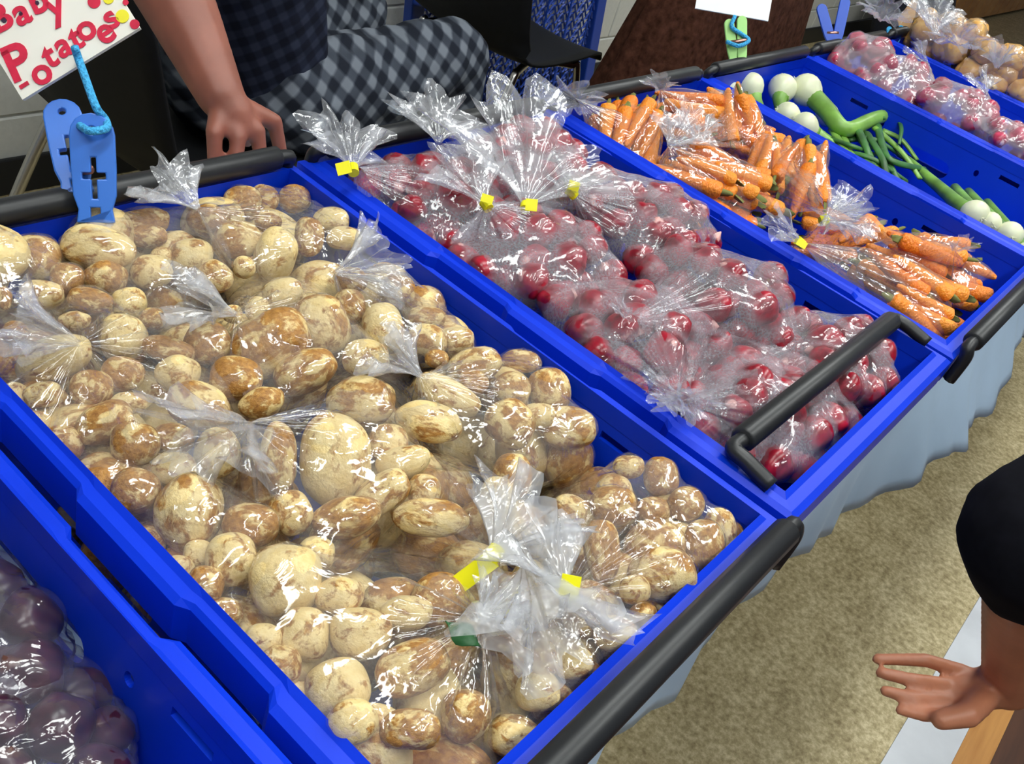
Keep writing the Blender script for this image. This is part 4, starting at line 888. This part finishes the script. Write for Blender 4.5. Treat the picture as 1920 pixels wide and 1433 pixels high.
# brown fleece blanket over a chair
vs = []; nx, nz_ = 60, 26
Lp = [(1.10, 0.60), (1.19, 0.738), (1.30, 0.93), (1.42, 1.15)]
for j in range(nz_ + 1):
    t_ = j/nz_; z = 0.0 + 1.16*t_
    xl = 1.27 + 0.36*t_**0.9; xr = 2.55 - 0.30*t_; yb = 0.50 - 0.02*t_
    for i in range(nx):
        q = 2*math.pi*i/nx; cx_, rx_ = (xl+xr)/2, (xr-xl)/2; ry_ = 0.24*(1 - 0.65*t_)
        fold = 1 + (1 - 0.5*t_)*0.06*math.sin(q*11 + 3*math.sin(q*2)) + 0.02*math.sin(q*23)
        e = lambda c_, n_: math.copysign(abs(c_)**n_, c_)
        vs.append((cx_ + rx_*e(math.cos(q), 0.8)*(1 + (fold-1)*0.4), yb + ry_*math.sin(q)*fold, z))
fs = [(j*nx + i, j*nx + (i+1) % nx, (j+1)*nx + (i+1) % nx, (j+1)*nx + i) for j in range(nz_) for i in range(nx)] + [tuple(nz_*nx + i for i in range(nx)), tuple(range(nx-1, -1, -1))]
o = link('fleece_blanket', mesh('fleece_blanket', vs, fs, True), MT['brown']); tag(o, 'dark brown fleece blanket draped behind the carrot and spring onion crates', 'blanket')
# dark bag by the wall, far along
v = lumpy(I3[0], 0.2, 1.4, 55)*np.array([0.42, 0.2, 0.30]) + np.array([5.95, 1.12, 0.28]); v[:, 2] = np.maximum(v[:, 2], 0.0)
k = empty('duffel_bag', (5.95, 1.12, 0), 'dark navy duffel bag on the floor by the far wall', 'bag'); link('bag_body', mesh('bag_body', v, I3[1], True), MT['darkcloth'], k)
MB().tube(curve_pts([(5.7, 1.0, .5), (5.85, .98, .64), (6.05, .98, .64), (6.2, 1.0, .5)], 6), 0.018, 8).build('strap', MT['base'], k, True)
k2 = MB().tube(curve_pts([(5.3, 0.9, 0.06), (5.7, 0.82, 0.09), (6.3, 0.85, 0.08), (6.9, 0.95, 0.05)], 6), 0.07, 12).build('rolled_mat', MT['base'], None, True); tag(k2, 'black rolled mat on the floor in front of the duffel bag', 'mat')

# ------------------------------------------------------------------ people
def blob(name, strokes, voxel, mat, parent, smooth_it=6, balls=()):
    V_, F_ = [], []
    def sph(c, r, T_=I2):
        k0 = sum(len(q) for q in V_); V_.append(T_[0]*np.asarray(r) + np.asarray(c)); F_.append([(a + k0, b_ + k0, c_ + k0) for a, b_, c_ in T_[1]])
    for pts_, rs in strokes:
        pts_ = [np.asarray(p, float) for p in pts_]
        for i in range(len(pts_) - 1):
            L = np.linalg.norm(pts_[i+1] - pts_[i]); n = max(2, int(L / (0.35*min(rs[i], rs[i+1]))) + 1)
            for q in range(n + (1 if i == len(pts_)-2 else 0)):
                t_ = q/n; sph(pts_[i]*(1-t_) + pts_[i+1]*t_, rs[i]*(1-t_) + rs[i+1]*t_)
    for c, r in balls: sph(c, r, I3)
    o = bpy.data.objects.new(name, mesh(name, np.vstack(V_), [f for q in F_ for f in q])); COL.objects.link(o)
    m = o.modifiers.new('r', 'REMESH'); m.mode = 'VOXEL'; m.voxel_size = voxel; m.use_smooth_shade = True
    s_ = o.modifiers.new('s', 'SMOOTH'); s_.factor = 0.5; s_.iterations = smooth_it; baked(o)
    me = o.data; bpy.data.objects.remove(o); me.polygons.foreach_set('use_smooth', [True]*len(me.polygons))
    return link(name, me, mat, parent)
def face_balls(c, fwd, up_):
    c, f, u_ = np.asarray(c), np.asarray(fwd, float), np.asarray(up_, float); s_ = np.cross(f, u_)
    b = [(c, (0.075, 0.085, 0.105)), (c + f*0.03 - u_*0.06, (0.055, 0.055, 0.055)), (c + f*0.095 - u_*0.01, (0.015, 0.015, 0.018)), (c + f*0.10 - u_*0.025, (0.014, 0.014, 0.012)),
         (c + f*0.083 - u_*0.062, (0.022, 0.022, 0.010)), (c + f*0.078 + u_*0.025 + s_*0.032, (0.018, 0.018, 0.009)), (c + f*0.078 + u_*0.025 - s_*0.032, (0.018, 0.018, 0.009))]
    b += [(c + s_*0.078, (0.014, 0.016, 0.028)), (c - s_*0.078, (0.014, 0.016, 0.028))]; return b
# --- vendor, seated behind the table, hand on the table behind the crate
vd = empty('person', (0.62, 0.8, 0), 'seated person in plaid trousers leaning a bare arm on the table', 'person')
YH = 0.17
sh_r, el, wr = np.array([0.40, 0.60, 1.10]), aty(262, -150, 0.42), aty(413, 178, 0.215)
mid = aty(330, 20, 0.32); mid = el*0.42 + wr*0.58
kn = [aty(402, 250, YH + .012), aty(446, 258, YH), aty(482, 246, YH), aty(514, 228, YH + .012)]
t1 = [aty(402, 300, YH + .004), aty(442, 306, YH - .012), aty(488, 290, YH - .010), aty(526, 284, YH + .004)]
t2 = [p + np.array([0.010, 0.010, -0.024]) for p in t1]
palm = (wr + sum(kn)/4)/2
st = [([sh_r, el], [0.058, 0.048]), ([el, el*.7 + wr*.3, el*.35 + wr*.65, wr], [0.046, 0.050, 0.040, 0.029]), ([wr, palm, sum(kn)/4], [0.028, 0.024, 0.013])]
for i in range(4):
    st.append(([wr*0.6 + palm*0.4, kn[i]], [0.018, 0.0108])); st.append(([kn[i], t1[i], t2[i]], [0.0102, 0.0090, 0.0075]))
st.append(([wr*0.6 + palm*0.4, aty(440, 225, YH + .045), aty(462, 262, YH + .045)], [0.017, 0.014, 0.010]))
neck, head = np.array([0.47, 0.75, 1.20]), np.array([0.50, 0.72, 1.36])
st += [([np.array([0.63, 0.82, 0.62]), np.array([0.55, 0.80, 0.85]), np.array([0.48, 0.78, 1.06])], [0.13, 0.135, 0.13]), ([np.array([0.48, 0.78, 1.06]), neck, head - np.array([0, 0, .05])], [0.11, 0.055, 0.055]), ([sh_r, np.array([0.48, 0.78, 1.08]), np.array([0.55, 0.98, 1.08])], [0.06, 0.09, 0.06])]
lw = np.array([0.92, 0.98, 0.72]); st += [([np.array([0.55, 0.98, 1.08]), np.array([0.68, 1.03, 0.82]), lw], [0.056, 0.046, 0.028]), ([lw, lw + np.array([0.08, -0.03, -0.02])], [0.028, 0.02])]
for i in range(4): b0 = lw + np.array([0.07, -0.03 + 0.02*i - 0.02, -0.01]); st.append(([b0, b0 + np.array([0.045, -0.005, -0.012]), b0 + np.array([0.075, -0.005, -0.035])], [0.011, 0.0095, 0.008]))
blob('body', st, 0.0038, MT['skin'], vd, 3, face_balls(head, (0.75, -0.6, -0.25), (0.1, -0.1, 1)))
blob('shirt', [([np.array([0.63, 0.82, 0.60]), np.array([0.55, 0.80, 0.85]), np.array([0.48, 0.78, 1.05])], [0.165, 0.165, 0.155]), ([sh_r, sh_r*.55 + el*.45], [0.080, 0.075]), ([sh_r, np.array([0.48, 0.78, 1.08]), np.array([0.55, 0.98, 1.08])], [0.078, 0.105, 0.078]), ([np.array([0.55, 0.98, 1.08]), np.array([0.62, 1.01, 0.93])], [0.076, 0.07])], 0.008, MT['navy'], vd, 8)
hipR, kneeR, ankR = np.array([0.68, 0.72, 0.555]), np.array([1.12, 0.71, 0.605]), np.array([1.12, 0.70, 0.12])
hipL, kneeL, ankL = np.array([0.68, 0.93, 0.545]), np.array([1.10, 1.02, 0.575]), np.array([1.16, 1.02, 0.12])
tro = [([np.array([0.60, 0.82, 0.58]), hipR, hipR*.5 + kneeR*.5, kneeR, kneeR*.5 + ankR*.5, ankR], [0.15, 0.125, 0.105, 0.088, 0.085, 0.078]), ([np.array([0.60, 0.82, 0.58]), hipL, hipL*.5 + kneeL*.5, kneeL, kneeL*.5 + ankL*.5, ankL], [0.15, 0.12, 0.10, 0.085, 0.08, 0.075])]
o = blob('trousers', tro, 0.008, MT['plaid'], vd, 6)
nor = [v.normal.copy() for v in o.data.vertices]
for vtx, nn in zip(o.data.vertices, nor):                    # soft cloth folds
    q = vtx.co.copy(); vtx.co = q + nn*(0.012*noise.noise(q*11) + 0.007*noise.noise(q*27))
for an in (ankR, ankL): blob('shoe', [([an + np.array([-0.03, 0, -0.075]), an + np.array([0.17, -0.01, -0.08])], [0.045, 0.038])], 0.006, MT['shoe'], vd)
blob('hair', [], 0.006, MT['hair'], vd, 4, [(head + np.array([-0.02, 0.015, 0.035]), (0.09, 0.096, 0.095))])
# --- customer, reaching in from the aisle with a short black sleeve
cu = empty('person', (0.62, -1.08, 0), 'customer in a black top reaching a bare hand down beside the crates', 'person')
el = atz(1955, 1010, 0.93); wr = atz(1893, 1282, 0.70); sh = np.array([0.42, -0.93, 1.20])
dw = depth_of(wr)
hd = atd(1800, 1300, dw - 0.01)
st = [([sh, el], [0.055, 0.045]), ([el, el*.65 + wr*.35, wr], [0.043, 0.041, 0.028]), ([wr, hd], [0.026, 0.019])]
fing = [((1800, 1258), (1735, 1238), (1645, 1236), .0076), ((1782, 1286), (1712, 1276), (1652, 1262), .0078), ((1780, 1314), (1712, 1310), (1660, 1296), .0076), ((1792, 1340), (1735, 1342), (1688, 1332), .0070)]
for i, (a, b, c_, r_) in enumerate(fing):
    st.append(([hd*.5 + wr*.5, atd(*a, dw - .012*i)], [0.015, 0.0085])); st.append(([atd(*a, dw - .012*i), atd(*b, dw - 0.004 - .012*i), atd(*c_, dw + .004 - .012*i)], [r_*1.08, r_, r_*.82]))
st.append(([wr*.6 + hd*.4, atd(1815, 1340, dw - .05), atd(1765, 1350, dw - .055)], [0.018, 0.0135, 0.0105]))
hp, ch, hc = np.array([0.66, -1.12, 0.92]), np.array([0.55, -1.08, 1.22]), np.array([0.50, -1.02, 1.52])
shl = np.array([0.72, -1.22, 1.24]); lwr = np.array([0.72, -1.08, 0.80])
st += [([hp, ch], [0.12, 0.12]), ([ch, hc - np.array([0, 0, .1]), hc], [0.09, 0.055, 0.06]), ([sh, ch, shl], [0.06, 0.09, 0.06]), ([shl, np.array([0.80, -1.24, 0.98]), lwr, lwr + np.array([-.07, .05, -.03])], [0.052, 0.042, 0.027, 0.02])]
for i in range(4): b0 = lwr + np.array([-0.06 + 0.015*i, 0.045 + .01*i, -0.03]); st.append(([b0, b0 + np.array([-0.03, 0.03, -0.02]), b0 + np.array([-0.035, 0.04, -0.05])], [0.0105, 0.0095, 0.008]))
blob('body', st, 0.0032, MT['skin2'], cu, 3, face_balls(hc, (-0.35, 0.75, -0.55), (-0.1, 0.4, 0.9)))
blob('top', [([hp, ch], [0.155, 0.15]), ([sh, ch, shl], [0.078, 0.105, 0.078]), ([sh, el*.9 + sh*.1, el, el*.86 + wr*.14], [0.080, 0.072, 0.070, 0.060]), ([shl, np.array([0.77, -1.23, 1.06])], [0.075, 0.068])], 0.008, MT['tee'], cu, 4)
hpr, hpl = hp + np.array([-0.07, 0.02, -0.05]), hp + np.array([0.08, -0.02, -0.05])
blob('trousers', [([hp, hpr, np.array([0.62, -1.09, 0.48]), np.array([0.62, -1.12, 0.10])], [0.15, 0.115, 0.085, 0.075]), ([hp, hpl, np.array([0.80, -1.16, 0.48]), np.array([0.80, -1.2, 0.10])], [0.15, 0.115, 0.085, 0.075])], 0.010, MT['darkcloth'], cu, 4)
for p in ((0.62, -1.12), (0.80, -1.2)): blob('shoe', [([np.array([p[0], p[1] - .04, 0.043]), np.array([p[0] - .03, p[1] + 0.15, 0.04])], [0.043, 0.037])], 0.006, MT['shoe'], cu)
blob('hair', [], 0.006, MT['hair'], cu, 4, [(hc + np.array([0.02, -0.03, 0.035]), (0.09, 0.098, 0.10))])
